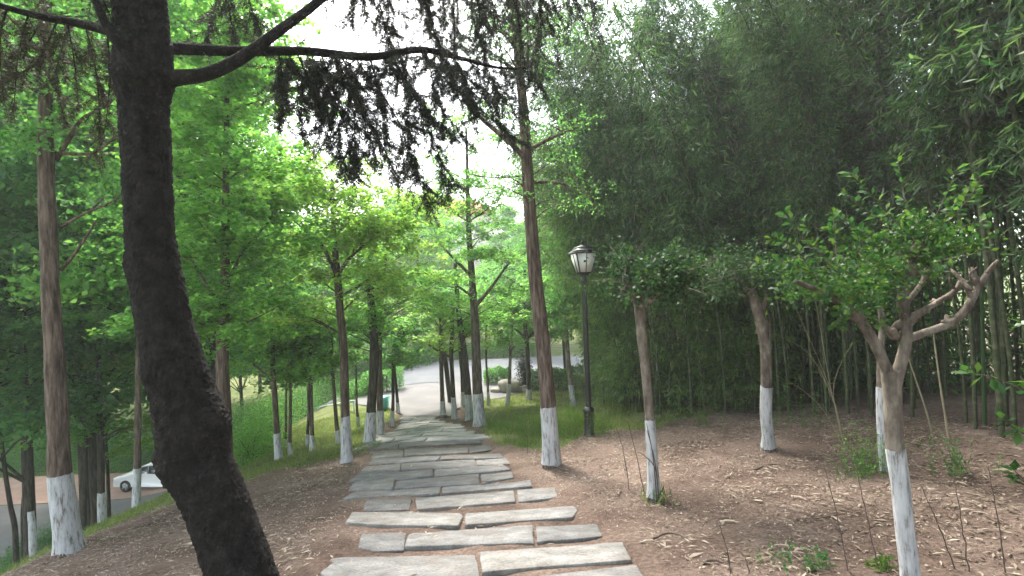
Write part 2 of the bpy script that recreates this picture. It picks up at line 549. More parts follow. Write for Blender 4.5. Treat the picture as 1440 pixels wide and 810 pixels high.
row0 = [[(-60, 640), (640, 620), (660, 760), (-100, 780)], [(690, 618), (1370, 535), (1430, 640), (690, 740)]]
for ri, row in enumerate([row0] + rows):
    for si, q in enumerate(row):
        poly = []
        for (zx, zy) in q:
            w = GR(*Z3(zx, zy))
            poly.append((w.x, w.y))
        ym_ = np.mean([p_[1] for p_ in poly])
        poly = [(p_[0], p_[1] + (.035 if p_[1] > ym_ else 0)) for p_ in poly]   # far edges tuck under the next row of earth
        if ri == 0:
            lab = '%s grey stone slab cut off by the bottom edge of the picture' % SIDE[len(row)][si]
        else:
            lab = '%s grey stone slab in the %s row of the stepped path' % (SIDE[len(row)][si], ORD[ri - 1])
        slab(poly, .016 + rng.uniform(-.004, .008), .006 + rng.uniform(-.003, .004), lab)
# farther rows, laid between the two edges of the path
eL = [GR(*p) for p in [(512, 624), (536, 612), (557, 606), (562, 592), (568, 579)]]
eR = [GR(*p) for p in [(688, 618), (660, 610), (640, 599), (613, 591), (616, 578)]]
y = max(eL[0].y, 10.2)
yl = GR(505, 626).y
aL = np.array([[p.x, p.y] for p in eL]); aR = np.array([[p.x, p.y] for p in eR])
aL = aL[np.argsort(aL[:, 1])]; aR = aR[np.argsort(aR[:, 1])]
tilt = .18
y = GR(610, 620).y + .03
r_i = 0
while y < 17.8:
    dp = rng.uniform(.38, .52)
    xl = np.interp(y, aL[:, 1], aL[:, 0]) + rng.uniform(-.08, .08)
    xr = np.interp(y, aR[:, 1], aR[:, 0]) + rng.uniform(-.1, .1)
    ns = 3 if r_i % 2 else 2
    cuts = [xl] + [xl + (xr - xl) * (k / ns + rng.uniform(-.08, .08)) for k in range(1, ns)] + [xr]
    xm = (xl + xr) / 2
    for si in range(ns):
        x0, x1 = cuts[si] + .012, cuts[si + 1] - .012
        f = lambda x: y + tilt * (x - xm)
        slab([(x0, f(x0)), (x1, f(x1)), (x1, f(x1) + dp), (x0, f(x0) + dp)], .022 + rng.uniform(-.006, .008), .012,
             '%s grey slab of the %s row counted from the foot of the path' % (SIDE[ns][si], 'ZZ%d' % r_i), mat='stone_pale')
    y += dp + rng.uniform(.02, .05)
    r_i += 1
ORD2 = ['last', 'second', 'third', 'fourth', 'fifth', 'sixth', 'seventh', 'eighth', 'ninth', 'tenth', 'eleventh', 'twelfth', 'thirteenth', 'fourteenth', 'fifteenth', 'sixteenth', 'seventeenth', 'eighteenth', 'nineteenth', 'twentieth', 'twenty-first', 'twenty-second']
for ob in COL.objects:
    if ob.name.startswith('paving_slab') and 'ZZ' in ob['label']:
        lab = ob['label']
        k = int(lab.split('ZZ')[1].split()[0])
        kk = r_i - 1 - k
        w = 'ZZ%d' % k
        if kk == 0:
            lab = lab.split(' of the')[0] + ' of the farthest row at the foot of the path'
        else:
            lab = lab.replace(w, ORD2[kk])
        ob['label'] = lab

# ------------------------------------------------------------------ ground sheet
def left_L(X, Y):
    return xcen(Y) - 1.35 - X


def grassy(X, Y):
    L = left_L(X, Y)
    lb = np.maximum(0.25, 5.0 - 1.1 * (Y - 8.2))
    lb = np.minimum(lb, 5.6)
    wob = .35 * np.sin(X * 2.1 + Y * 1.3) + .25 * np.sin(X * 4.7 - Y * 3.9)
    gl = smooth(-.35, .45, L - lb + wob)
    Rr = X - xcen(Y) - 1.35
    rb = 10.4 + 1.1 * smooth(1.2, 3, Rr) + .8 * smooth(0.9, 0.0, Rr) * 3
    gr = smooth(-.5, .5, Y - rb + wob) * smooth(.0, .35, Rr) * (1 - smooth(4.2, 5.0, X - .12 * (Y - 11)))
    far = smooth(38, 45, Y)
    return np.clip(np.maximum(np.maximum(gl, gr), far), 0, 1)


def axis(lo, hi, step, far, grow=1.13):
    a = list(np.arange(lo, hi + 1e-6, step))
    s, x = step, a[-1]
    while x < far:
        s *= grow
        x += s
        a.append(x)
    s, x = step, a[0]
    pre = []
    while x > -far:
        s *= grow
        x -= s
        pre.append(x)
    return np.array(pre[::-1] + a)


gx = axis(-8.5, 7, .075, 118)
gy = axis(1.0, 14.5, .075, 118, 1.08)
XX, YY = np.meshgrid(gx, gy, indexing='ij')
ZZ = height(XX, YY)
fine = np.zeros_like(ZZ)
for k in range(14):
    a, f_, p = rng.uniform(0, 6.28), rng.uniform(2.5, 11), rng.uniform(0, 6.28)
    fine += np.sin((XX * math.cos(a) + YY * math.sin(a)) * f_ + p)
ZZ = ZZ + fine * .0035 * np.clip((20 - YY) / 3, 0, 1)
# the ground sits a touch lower under the paving so the slabs stand proud
onpath = (np.abs(XX - xcen(YY)) < 1.25) & (YY < 19.5)
ZZ = ZZ - (.016 + .012 * smooth(8, 9.5, YY)) * onpath
for (P_, co_, dzn_, y0_, y1_) in SLABS:      # the earth lies under every slab, never through it
    c_ = P_.mean(0)
    Pg = c_ + (P_ - c_) * (1 - .01 / np.maximum(.1, np.linalg.norm(P_ - c_, axis=1)))[:, None]
    ix = np.nonzero((gx > Pg[:, 0].min() - .1) & (gx < Pg[:, 0].max() + .1))[0]
    iy = np.nonzero((gy > Pg[:, 1].min() - .1) & (gy < Pg[:, 1].max() + .1))[0]
    if not len(ix) or not len(iy): continue
    sub = np.ix_(ix, iy)
    xs_, ys_ = XX[sub], YY[sub]
    ins = np.zeros(xs_.shape, bool)
    for k in range(len(Pg)):
        (xa, ya), (xb, yb) = Pg[k], Pg[(k + 1) % len(Pg)]
        if ya == yb: continue
        ins ^= ((ya > ys_) != (yb > ys_)) & (xs_ < (xb - xa) * (ys_ - ya) / (yb - ya) + xa)
    pl = xs_ * co_[0] + ys_ * co_[1] + co_[2]
    z_ = ZZ[sub]
    ZZ[sub] = np.where(ins, np.minimum(z_, pl - .012), z_)
nx, ny = XX.shape
V = np.stack([XX.ravel(), YY.ravel(), ZZ.ravel()], 1)
i, j = np.meshgrid(np.arange(nx - 1), np.arange(ny - 1), indexing='ij')
i, j = i.ravel(), j.ravel()
Q = np.stack([i * ny + j, (i + 1) * ny + j, (i + 1) * ny + j + 1, i * ny + j + 1], 1)
me = mesh_np('ground', V, [Q], M['earth'], True)
at = me.attributes.new('grassy', 'FLOAT', 'POINT')
at.data.foreach_set('value', grassy(XX, YY).ravel().astype(np.float32))
o = bpy.data.objects.new('ground', me)
COL.objects.link(o)
tag(o, 'bare reddish brown earth slope with grassy banks under the trees', 'ground', kind='structure')


def sheet(name, x0, x1, y0, y1, dz, mat, label, cat, nx=60, ny=40, shape=None):
    X, Y = np.meshgrid(np.linspace(x0, x1, nx), np.linspace(y0, y1, ny), indexing='ij')
    if shape: X, Y = shape(X, Y)
    Z = height(X, Y) + dz
    V = np.stack([X.ravel(), Y.ravel(), Z.ravel()], 1)
    i, j = np.meshgrid(np.arange(nx - 1), np.arange(ny - 1), indexing='ij')
    i, j = i.ravel(), j.ravel()
    Q = np.stack([i * ny + j, (i + 1) * ny + j, (i + 1) * ny + j + 1, i * ny + j + 1], 1)
    o = bpy.data.objects.new(name, mesh_np(name, V, [Q], mat, True))
    COL.objects.link(o)
    return tag(o, label, cat, kind='structure')


def apron(X, Y):   # X in -1..1
    c = xcen(Y)
    wl = 1.0 + 3.2 * smooth(18.3, 23, Y)
    wr = .9 + 3.8 * smooth(18.3, 23.5, Y)
    return np.where(X < 0, c + X * wl, c + X * wr), Y


sheet('concrete_apron', -1, 1, 17.9, 25.2, .03, M['concrete'], 'pale concrete apron opening out at the foot of the steps', 'pavement', 40, 60, apron)
sheet('road', -11, 9, 25.0, 32.5, .05, M['asphalt'], 'grey road crossing beyond the foot of the path', 'road', 80, 30)
sheet('car_park', -34, -14.5, 18.5, 23.6, .03, M['concrete'], 'pale car park pavement far below the left bank', 'car park')
sheet('brick_pavement', -36, -13.5, 23.7, 27.5, .03, M['pinkpave'], 'pinkish brick paving of the car park below the left bank', 'pavement')

# ------------------------------------------------------------------ trees
def tree(name, label, pts, d=None, wash=None, bark='bark', leaf='leaf_mid', crown=(), nleaf=6000, lsize=.075, limbs=(),
         group=None, cat='tree', clump=(.35, .6), seed=0, flat=.5, nclump=22, flare=1.25, sides=16, aspect=.85, up=.45, washmat='wash', leafpart='crown', branchy=1.0):
    """pts: (px, py, width px) from the base upwards, all at the distance where the base meets the ground (or d)"""
    g = np.random.default_rng(seed + 101)
    if d is None:
        b = GR(pts[0][0], pts[0][1])
        d = b.y
    if flat <= .4:
        flat, clump, nclump, nleaf, up = flat * .62, (.48, .8), int(nclump * .72), int(nleaf * .72), .6
    W = np.array([PX(p[0], p[1], d) for p in pts])
    # gentle wander in depth
    W[:, 1] += np.linspace(0, 1, len(W)) * g.uniform(-.25, .25)
    kx = math.cos(math.atan((pts[0][0] - 720) / F))
    R = np.array([p[2] * kx / 2 / F * d for p in pts])
    base = W[0].copy()
    gz = H(base[0], base[1])
    if base[2] > gz + .02:        # hidden base: carry the trunk down to the ground
        W = np.vstack([[base[0], base[1], gz], W])
        R = np.r_[R[0] * 1.08, R]
        base = W[0].copy()
    n = max(24, len(W) * 9)
    P = resample(W, n)
    RR = np.interp(np.linspace(0, len(W) - 1, n), np.arange(len(W)), R)
    hgt = P[:, 2] - P[0, 2]
    RR = RR * (1 + (flare - 1) * np.exp(-np.maximum(hgt, 0) / .14))
    P0 = np.vstack([P[0] - np.array([0, 0, .6]), P])
    R0 = np.r_[RR[0] * 1.1, RR]
    root = empty(name, base, label, cat, group)
    tb = MB()
    tb.tube(P0, R0, sides, True, .07, seed=seed)
    # pixel limbs
    ends = []
    for lm in limbs:
        LW = np.array([PX(q[0], q[1], d + (q[3] if len(q) > 3 else 0)) for q in lm])
        LR = np.array([q[2] * kx / 2 / F * d for q in lm])
        m_ = len(lm) * 6
        LP = resample(LW, m_)
        tb.tube(LP, np.interp(np.linspace(0, len(lm) - 1, m_), np.arange(len(lm)), LR), 8, True, .06, seed=seed + 3)
        ends.append(LP)
    cb = MB()
    cens = []
    vol = [c[2] * c[3] * (c[2] if len(c) < 6 else c[5]) for c in crown]
    for c, v in zip(crown, vol):
        k = max(2, int(round(nclump * v / sum(vol))))
        off = c[4] if len(c) > 4 else 0.0
        C0 = np.array(PX(c[0], c[1], d)) + np.array([0, off, 0])
        s_ = d / F
        rad = np.array([c[2] * s_, (c[5] if len(c) > 5 else c[2]) * s_, c[3] * s_])
        for _ in range(k):
            q = g.normal(size=3)
            q = q / np.linalg.norm(q) * g.uniform(.25, 1) ** .45
            cens.append((C0 + q * rad * .88, rad))
    if cens:
        per = nleaf // len(cens)
        allP = np.vstack([P] + ends)
        allR = np.r_[RR, np.concatenate([np.full(len(e), R.min() * .9) for e in ends])] if ends else RR
        for (C, rad) in cens:
            # limb from the trunk to the clump
            cand = allP[:, 2] < C[2] - .1
            if cand.sum() < 2:
                cand = np.ones(len(allP), bool)
            idx = np.nonzero(cand)[0]
            dist = np.linalg.norm(allP[idx] - C, axis=1) + .8 * np.abs((C[2] - allP[idx][:, 2]) - .45 * np.linalg.norm(allP[idx][:, :2] - C[:2], axis=1))
            a = idx[np.argmin(dist)]
            A = allP[a]
            if branchy > 0:
                mid = (A + C) / 2 + np.array([g.normal() * .06, g.normal() * .06, g.uniform(-.05, .18)]) * np.linalg.norm(C - A)
                BP = resample([A, mid, C], 9)
                r0 = min(allR[a] * .45, .012 + .011 * np.linalg.norm(C - A)) * branchy
                tb.tube(BP, np.linspace(r0, .004, 9), 5, False)
                for _ in range(3):
                    e = C + g.normal(size=3) * np.array([.35, .35, .12])
                    sp = BP[g.integers(4, 8)]
                    tb.tube(resample([sp, (sp + e) / 2 + g.normal(size=3) * .04, e], 5), np.linspace(.005, .002, 5), 4, False)
            cr_ = g.uniform(*clump)
            # leaves sit along short drooping sprays inside the clump
            ns = max(4, per // 18)
            S = C + g.normal(size=(ns, 3)) * np.array([cr_, cr_, cr_ * flat]) * .62
            D = (S - C) * np.array([1, 1, .3]) + g.normal(size=(ns, 3)) * .12
            D /= np.linalg.norm(D, axis=1)[:, None] + 1e-6
            t = g.uniform(-.5, .5, (ns, per // ns + 1, 1))
            LP_ = S[:, None] + D[:, None] * t * .42 + g.normal(size=(ns, per // ns + 1, 3)) * .045
            LP_[..., 2] -= (t[..., 0] + .5) ** 2 * .07
            LP_ = LP_.reshape(-1, 3)
            cb.leaves(LP_, lsize * g.uniform(.65, 1.2, len(LP_)), aspect, up, g)
    tb.build('trunk', M[bark], root, base, True)
    if wash is not None:
        wz = PX(pts[0][0], wash, d)[2]
        keep = P0[:, 2] < wz
        k = max(3, keep.sum())
        hh = np.linspace(gz + (.045 if d < 9 else -.3), wz, 22)
        WP = np.stack([np.interp(hh, P0[:, 2], P0[:, 0]), np.interp(hh, P0[:, 2], P0[:, 1]), hh], 1)
        WR = np.interp(hh, P0[:, 2], R0) + .004
        wb = MB()
        wb.tube(WP, WR * 1.05, max(24, sides * 2), False, .05, jag=min(.035, .12 * R[0] + .012), seed=seed)
        wb.build('whitewash', M[washmat], root, base, True)
    if cens:
        cb.build(leafpart, M[leaf], root, base)
    return root


G1 = 'whitewashed trees beside the path'
# big tree at the left with the ragged whitewash
tree('whitewashed_tree', 'thick whitewashed tree at the far left behind the leaning dark cedar', [(97, 772, 40), (93, 720, 38), (88, 665, 35), (85, 560, 32), (80, 440, 28), (77, 330, 26), (75, 215, 24), (77, 130, 20), (79, 50, 16), (82, -60, 12)],
     d=6.9, wash=665, bark='bark_brown', leaf='leaf_mid', crown=[(60, 60, 150, 110, 0), (40, 190, 90, 60, .5), (110, -60, 170, 90, 0), (120, 240, 80, 60, .6)], nleaf=15000, lsize=.07, nclump=46, seed=1, sides=28, group=G1,
     limbs=[[(75, 215, 12), (45, 190, 8), (5, 172, 5), (-30, 160, 4)], [(78, 225, 10), (100, 190, 8), (118, 165, 5), (150, 150, 3)], [(84, 320, 7), (120, 300, 5), (160, 282, 4), (200, 250, 2)], [(86, 380, 7), (110, 350, 5), (135, 310, 3)], [(83, 215, 8), (130, 215, 6), (165, 190, 4)]])
tree('broadleaf_tree', 'brown-trunked leafy tree rising just behind the leaning cedar', [(318, 700, 26), (316, 580, 21), (314, 500, 19), (318, 420, 15), (320, 300, 11), (322, 180, 8), (325, 40, 5)],
     d=9.2, bark='bark_brown', leaf='leaf_bright', crown=[(325, 210, 90, 80), (310, 330, 90, 70), (385, 350, 60, 90), (290, 100, 90, 80), (370, 130, 40, 50), (350, 440, 90, 40), (270, 420, 70, 50), (340, 10, 90, 70)], nleaf=42000, lsize=.10, nclump=70, seed=2, clump=(.4, .75), flat=.4,
     limbs=[[(320, 440, 7), (290, 400, 5), (262, 350, 3)], [(319, 400, 7), (345, 350, 5), (380, 310, 3)]])
tree('whitewashed_tree', 'slender whitewashed tree at the left edge of the path with a forked dark crown', [(488, 650, 15), (485, 590, 13), (482, 500, 12), (475, 420, 11), (470, 370, 10), (466, 320, 7), (463, 250, 5)],
     wash=586, bark='bark', leaf='leaf_yellow', crown=[(470, 320, 90, 60), (420, 290, 60, 40), (535, 360, 75, 60), (415, 410, 60, 60), (480, 255, 60, 35), (560, 300, 50, 45), (425, 235, 45, 35), (520, 262, 45, 30)], nleaf=30000, lsize=.085, nclump=52, seed=3, group=G1, flat=.35,
     limbs=[[(472, 385, 6), (458, 355, 5), (443, 333, 4), (425, 320, 2)], [(473, 390, 6), (490, 365, 5), (512, 345, 3)], [(475, 420, 5), (500, 405, 4), (530, 385, 2)]])
tree('whitewashed_tree', 'thick dark whitewashed tree, nearer of the close pair left of the path', [(519, 622, 15), (523, 560, 13), (526, 500, 13), (523, 450, 12), (520, 400, 9), (520, 320, 6)],
     wash=579, bark='bark_dark', leaf='leaf_bright', crown=[(525, 430, 50, 40), (535, 350, 55, 50), (490, 450, 50, 40), (505, 400, 55, 40)], nleaf=11000, lsize=.095, nclump=30, seed=4, group=G1, flat=.35)
tree('whitewashed_tree', 'thinner brown whitewashed tree, farther of the close pair left of the path', [(535, 612, 10), (533, 540, 9), (531, 470, 9), (534, 420, 7), (541, 340, 5)],
     wash=577, bark='bark_brown', leaf='leaf_bright', crown=[(560, 450, 45, 35), (590, 390, 55, 50), (560, 330, 50, 40)], nleaf=8000, lsize=.10, nclump=26, seed=5, group=G1, flat=.35)
tree('whitewashed_tree', 'tall leaning whitewashed tree standing between the path and the lamp', [(776, 655, 23), (771, 570, 21.5), (763, 480, 21), (752, 380, 19), (743, 260, 17), (736, 150, 14), (726, 50, 11), (718, -60, 8)],
     wash=571, bark='bark_brown', leaf='leaf_mid', crown=[(800, 190, 55, 35), (800, 270, 45, 30), (720, 250, 60, 25), (700, 60, 70, 50), (760, 20, 60, 50)], nleaf=6500, lsize=.038, nclump=44, seed=6, sides=24, group=G1, clump=(.3, .5), flat=.5,
     limbs=[[(745, 232, 8), (720, 203, 8), (683, 172, 6), (650, 140, 4, -.3)], [(749, 208, 6), (780, 192, 4), (822, 176, 2)], [(751, 256, 5), (790, 258, 4), (822, 272, 2.5), (838, 290, 2)], [(750, 245, 3), (700, 250, 2), (660, 245, 1.5)]])
tree('whitewashed_tree', 'straight whitewashed tree at the right edge where the path narrows', [(675, 599, 16), (671, 540, 14), (668, 460, 12), (664, 400, 10), (659, 330, 8), (657, 255, 5), (655, 180, 3)],
     wash=553, bark='bark', leaf='leaf_bright', crown=[(665, 330, 65, 60), (640, 225, 55, 70), (700, 370, 50, 45), (620, 390, 55, 40), (660, 430, 60, 25), (608, 290, 50, 50), (655, 185, 50, 45), (695, 270, 40, 40)], nleaf=23000, lsize=.085, nclump=62, seed=7, group=G1, flat=.35,
     limbs=[[(664, 390, 5), (640, 365, 4), (615, 340, 2)], [(669, 430, 6), (690, 405, 4), (715, 370, 3)], [(668, 420, 4), (640, 400, 3), (610, 385, 2)]])
tree('whitewashed_tree', 'dark-trunked whitewashed tree just behind the straight one right of the path', [(660, 590, 10), (657, 540, 10), (652, 490, 9), (645, 440, 7), (640, 370, 5)],
     wash=554, bark='bark_dark', leaf='leaf_bright', crown=[(640, 440, 50, 28), (610, 400, 50, 35), (690, 440, 40, 30)], nleaf=7500, lsize=.10, nclump=24, seed=8, group=G1, flat=.3)
tree('whitewashed_tree', 'small dark whitewashed tree, third back in the right-hand row', [(652, 570, 7), (650, 530, 6), (647, 495, 6), (645, 440, 4)], wash=551, bark='bark_dark', leaf='leaf_mid',
     crown=[(655, 460, 35, 20), (640, 420, 40, 30)], nleaf=5000, lsize=.12, nclump=16, seed=9, group=G1, flat=.3)
tree('whitewashed_tree', 'thin whitewashed tree with spreading twigs in front of a leaning dark trunk', [(639, 588, 7), (637, 540, 6), (635, 500, 6), (636, 470, 5), (640, 420, 3)], wash=558, bark='bark_dark', leaf='leaf_yellow',
     crown=[(615, 470, 38, 16), (660, 475, 30, 16), (630, 440, 40, 25)], nleaf=3500, lsize=.09, nclump=14, seed=10, group=G1, flat=.3, limbs=[[(636, 503, 4), (622, 497, 3), (603, 485, 2)]])
tree('leaning_tree', 'dark tree leaning left at the right edge of the path, without whitewash', [(634, 566, 8), (630, 535, 7), (627, 508, 7), (622, 470, 5), (618, 420, 4)], bark='bark_dark', leaf='leaf_yellow',
     crown=[(610, 460, 35, 20), (600, 420, 40, 28)], nleaf=3000, lsize=.11, nclump=12, seed=11, flat=.3)
tree('whitewashed_tree', 'smallest whitewashed tree at the right corner where the steps end', [(623, 584, 8), (622, 550, 6), (621, 510, 6), (620, 470, 4), (620, 430, 3)], wash=563, bark='bark', leaf='leaf_yellow',
     crown=[(615, 480, 30, 18), (620, 440, 40, 25)], nleaf=3500, lsize=.10, nclump=14, seed=12, group=G1, flat=.3)
tree('sapling', 'very thin young whitewashed tree standing left of the boulder', [(687, 569, 4), (686, 545, 3.5), (684, 515, 3), (683, 480, 2.5), (684, 440, 2)], wash=551, bark='bark_pale', leaf='leaf_bright', crown=[(690, 450, 30, 25), (700, 410, 35, 30)], nleaf=4500, lsize=.11, nclump=14, seed=13, flat=.35)
tree('pale_tree', 'pale-barked tree in the tall grass in front of the boulder', [(713, 571, 6), (716, 545, 5), (717, 515, 4.5), (719, 490, 3), (722, 440, 2)], wash=540, bark='bark_pale', leaf='leaf_bright', crown=[(720, 480, 25, 12), (725, 440, 35, 25), (740, 400, 35, 30)], nleaf=5500, lsize=.10, nclump=16, seed=14, flat=.35)
tree('whitewashed_tree', 'dark forked tree with short whitewash in tall grass left of the lamp', [(744, 562, 7), (743, 520, 6), (741, 485, 6), (739, 470, 6), (738, 430, 4), (738, 380, 3)], wash=547, bark='bark_dark', leaf='leaf_mid', crown=[(740, 420, 45, 30), (720, 390, 40, 35), (765, 400, 35, 30)], nleaf=8000, lsize=.10, nclump=24, seed=15, group=G1, flat=.35,
     limbs=[[(740, 478, 4), (729, 466, 3), (716, 458, 2)], [(740, 478, 4), (752, 466, 3), (764, 452, 2)]])
tree('whitewashed_tree', 'pale leaning whitewashed tree at the bamboo edge behind the lamp', [(807, 571, 8), (803, 540, 7), (799, 500, 6.5), (797, 460, 5), (796, 400, 4), (797, 330, 2)], wash=541, bark='bark_pale', leaf='leaf_mid', crown=[(800, 380, 35, 60), (790, 440, 35, 40)], nleaf=7000, lsize=.09, nclump=24, seed=16, group=G1)
tree('whitewashed_tree', 'thin whitewashed tree on the left verge where the steps end', [(551, 599, 6), (552, 565, 4.5), (551, 530, 4), (550, 480, 3)], wash=578, bark='bark_dark', leaf='leaf_mid', crown=[(560, 500, 28, 14), (552, 470, 35, 22)], nleaf=4500, lsize=.11, nclump=14, seed=17, group=G1, flat=.3)
tree('whitewashed_tree', 'thin leaning whitewashed tree, last on the left verge before the road', [(560, 580, 5), (557, 550, 4), (554, 528, 4), (551, 480, 3)], wash=566, bark='bark_dark', leaf='leaf_mid', crown=[(570, 495, 25, 14), (560, 460, 35, 22)], nleaf=4500, lsize=.12, nclump=14, seed=18, group=G1, flat=.3)
G2 = 'whitewashed trees on the left bank'
tree('whitewashed_tree', 'forked whitewashed tree on the grassy bank just right of the cedar trunk', [(392, 646, 11), (389, 610, 9), (386, 560, 8), (383, 530, 8), (382, 490, 6), (380, 420, 4)], wash=609, bark='bark', leaf='leaf_mid',
     crown=[(380, 480, 60, 28), (350, 440, 55, 40), (410, 430, 50, 40), (390, 390, 55, 35)], nleaf=12000, lsize=.095, nclump=36, seed=20, group=G2, flat=.35, limbs=[[(384, 535, 6), (372, 525, 4), (356, 512, 3)], [(384, 537, 6), (396, 522, 4), (412, 505, 3)]])
tree('whitewashed_tree', 'thin whitewashed tree, left one of two beside the forked tree on the bank', [(402, 629, 4), (401, 600, 3.5), (400, 570, 3.5), (400, 520, 2.5)], wash=617, bark='bark_brown', leaf='leaf_mid', crown=[(400, 530, 20, 10), (403, 505, 30, 18)], nleaf=3000, lsize=.11, nclump=12, seed=21, group=G2, flat=.3)
tree('whitewashed_tree', 'thin whitewashed tree, right one of two beside the forked tree on the bank', [(408, 640, 6), (407, 610, 5), (407, 570, 4.5), (406, 520, 3)], wash=622, bark='bark_brown', leaf='leaf_bright', crown=[(415, 520, 25, 14), (410, 490, 35, 20)], nleaf=4000, lsize=.10, nclump=14, seed=22, group=G2, flat=.3)
tree('whitewashed_tree', 'whitewashed tree with a smaller stem at its side in the middle of the bank', [(439, 634, 7), (438, 600, 5.5), (436, 550, 5), (434, 500, 4), (434, 440, 3)], wash=612, bark='bark', leaf='leaf_bright', crown=[(440, 510, 40, 18), (425, 470, 45, 25), (455, 450, 40, 30)], nleaf=8000, lsize=.10, nclump=24, seed=23, group=G2, flat=.3,
     limbs=[[(437, 600, 3), (433, 570, 3), (433, 540, 2)]])
tree('whitewashed_tree', 'short thin whitewashed tree half hidden behind the tree in mid bank', [(432, 627, 5), (432, 600, 4), (433, 560, 3.5), (432, 510, 2.5)], wash=611, bark='bark_dark', leaf='leaf_mid', crown=[(425, 520, 28, 14), (430, 490, 30, 20)], nleaf=3000, lsize=.11, nclump=12, seed=24, group=G2, flat=.3)
tree('whitewashed_tree', 'whitewashed tree on the bank left of the slender path-edge tree', [(476, 624, 7), (474, 590, 5.5), (472, 550, 5), (470, 500, 4), (470, 440, 3)], wash=604, bark='bark', leaf='leaf_bright', crown=[(475, 500, 35, 18), (460, 460, 45, 28), (500, 450, 40, 28)], nleaf=7500, lsize=.10, nclump=24, seed=25, group=G2, flat=.3)
tree('whitewashed_tree', 'small faint whitewashed tree far off between the path-edge trees', [(504, 598, 5), (503, 575, 3.5), (503, 550, 3), (503, 500, 2)], wash=585, bark='bark', leaf='leaf_mid', crown=[(505, 500, 25, 12), (500, 470, 35, 20)], nleaf=3500, lsize=.12, nclump=14, seed=26, group=G2, flat=.3)
G3 = 'trees on the slope below the left bank'
FL = dict(bark='bark_dark', group=G3, flat=.4)
tree('forked_tree', 'dark forked whitewashed tree above the car park, left of the white car', [(143, 716, 12), (142, 690, 11), (141, 640, 11), (140, 610, 11), (138, 550, 8), (136, 480, 6), (135, 380, 4)], d=14.5, wash=693, leaf='leaf_mid', crown=[(130, 470, 80, 50), (90, 400, 80, 60), (170, 400, 80, 70), (130, 330, 90, 60), (120, 570, 50, 35), (175, 560, 40, 35)], nleaf=17000, lsize=.10, nclump=52, seed=30,
     limbs=[[(141, 606, 7), (152, 585, 6), (164, 562, 5), (180, 530, 3)], [(140, 600, 6), (122, 590, 5), (104, 585, 3)], [(143, 618, 4), (165, 605, 3), (190, 600, 2)]], **FL)
tree('slim_tree', 'slim dark trunk close behind the forked tree above the car park', [(153, 711, 6), (153, 660, 5.5), (152, 620, 5), (153, 560, 4), (156, 480, 3)], d=16, leaf='leaf_yellow', crown=[(165, 500, 50, 40), (200, 570, 45, 40), (150, 440, 50, 40), (220, 620, 30, 25)], nleaf=10000, lsize=.10, nclump=24, seed=31, **FL)
tree('broadleaf_tree', 'straight brown tree with a greyed foot in front of the white car', [(192, 703, 12), (191, 660, 11), (190, 580, 10), (188, 500, 8), (190, 420, 6), (190, 320, 4)], d=12.2, wash=659, bark='bark_brown', group=G3, flat=.4, leaf='leaf_mid', crown=[(190, 440, 60, 40), (150, 380, 60, 50), (225, 350, 50, 60), (190, 290, 60, 50)], nleaf=14000, lsize=.095, nclump=44, seed=32)
tree('slim_tree', 'slim dark trunk right beside the thick whitewashed tree at far left', [(118, 721, 8), (117, 680, 7), (116, 640, 6), (114, 560, 5), (112, 480, 4)], d=15, leaf='leaf_bright', crown=[(110, 560, 45, 40), (100, 490, 50, 40), (112, 620, 30, 30)], nleaf=9000, lsize=.10, nclump=20, seed=33, **FL)
tree('whitewashed_tree', 'dark whitewashed tree left of the thick one, near the picture edge', [(46, 746, 12), (43, 720, 9), (41, 670, 8), (39, 600, 7), (36, 520, 5), (34, 440, 4)], d=12.5, wash=719, leaf='leaf_dark', crown=[(30, 480, 60, 50), (20, 410, 60, 60), (60, 540, 50, 30)], nleaf=13000, lsize=.095, nclump=40, seed=34, **FL)
tree('leaning_tree', 'dark bare-footed tree leaning left at the left picture edge', [(21, 746, 9), (17, 710, 8), (12, 660, 7), (8, 600, 6), (5, 520, 5)], d=13.5, leaf='leaf_dark', crown=[(0, 500, 60, 50), (10, 580, 50, 30), (-20, 420, 60, 60)], nleaf=12000, lsize=.10, nclump=36, seed=35, **FL)
tree('slim_tree', 'thin trunk between the two dark trees at the left picture edge', [(31, 733, 5), (31, 690, 4.5), (30, 640, 4), (28, 560, 3)], d=17, leaf='leaf_dark', crown=[(25, 540, 50, 40), (40, 590, 40, 25)], nleaf=6000, lsize=.11, nclump=20, seed=36, **FL)

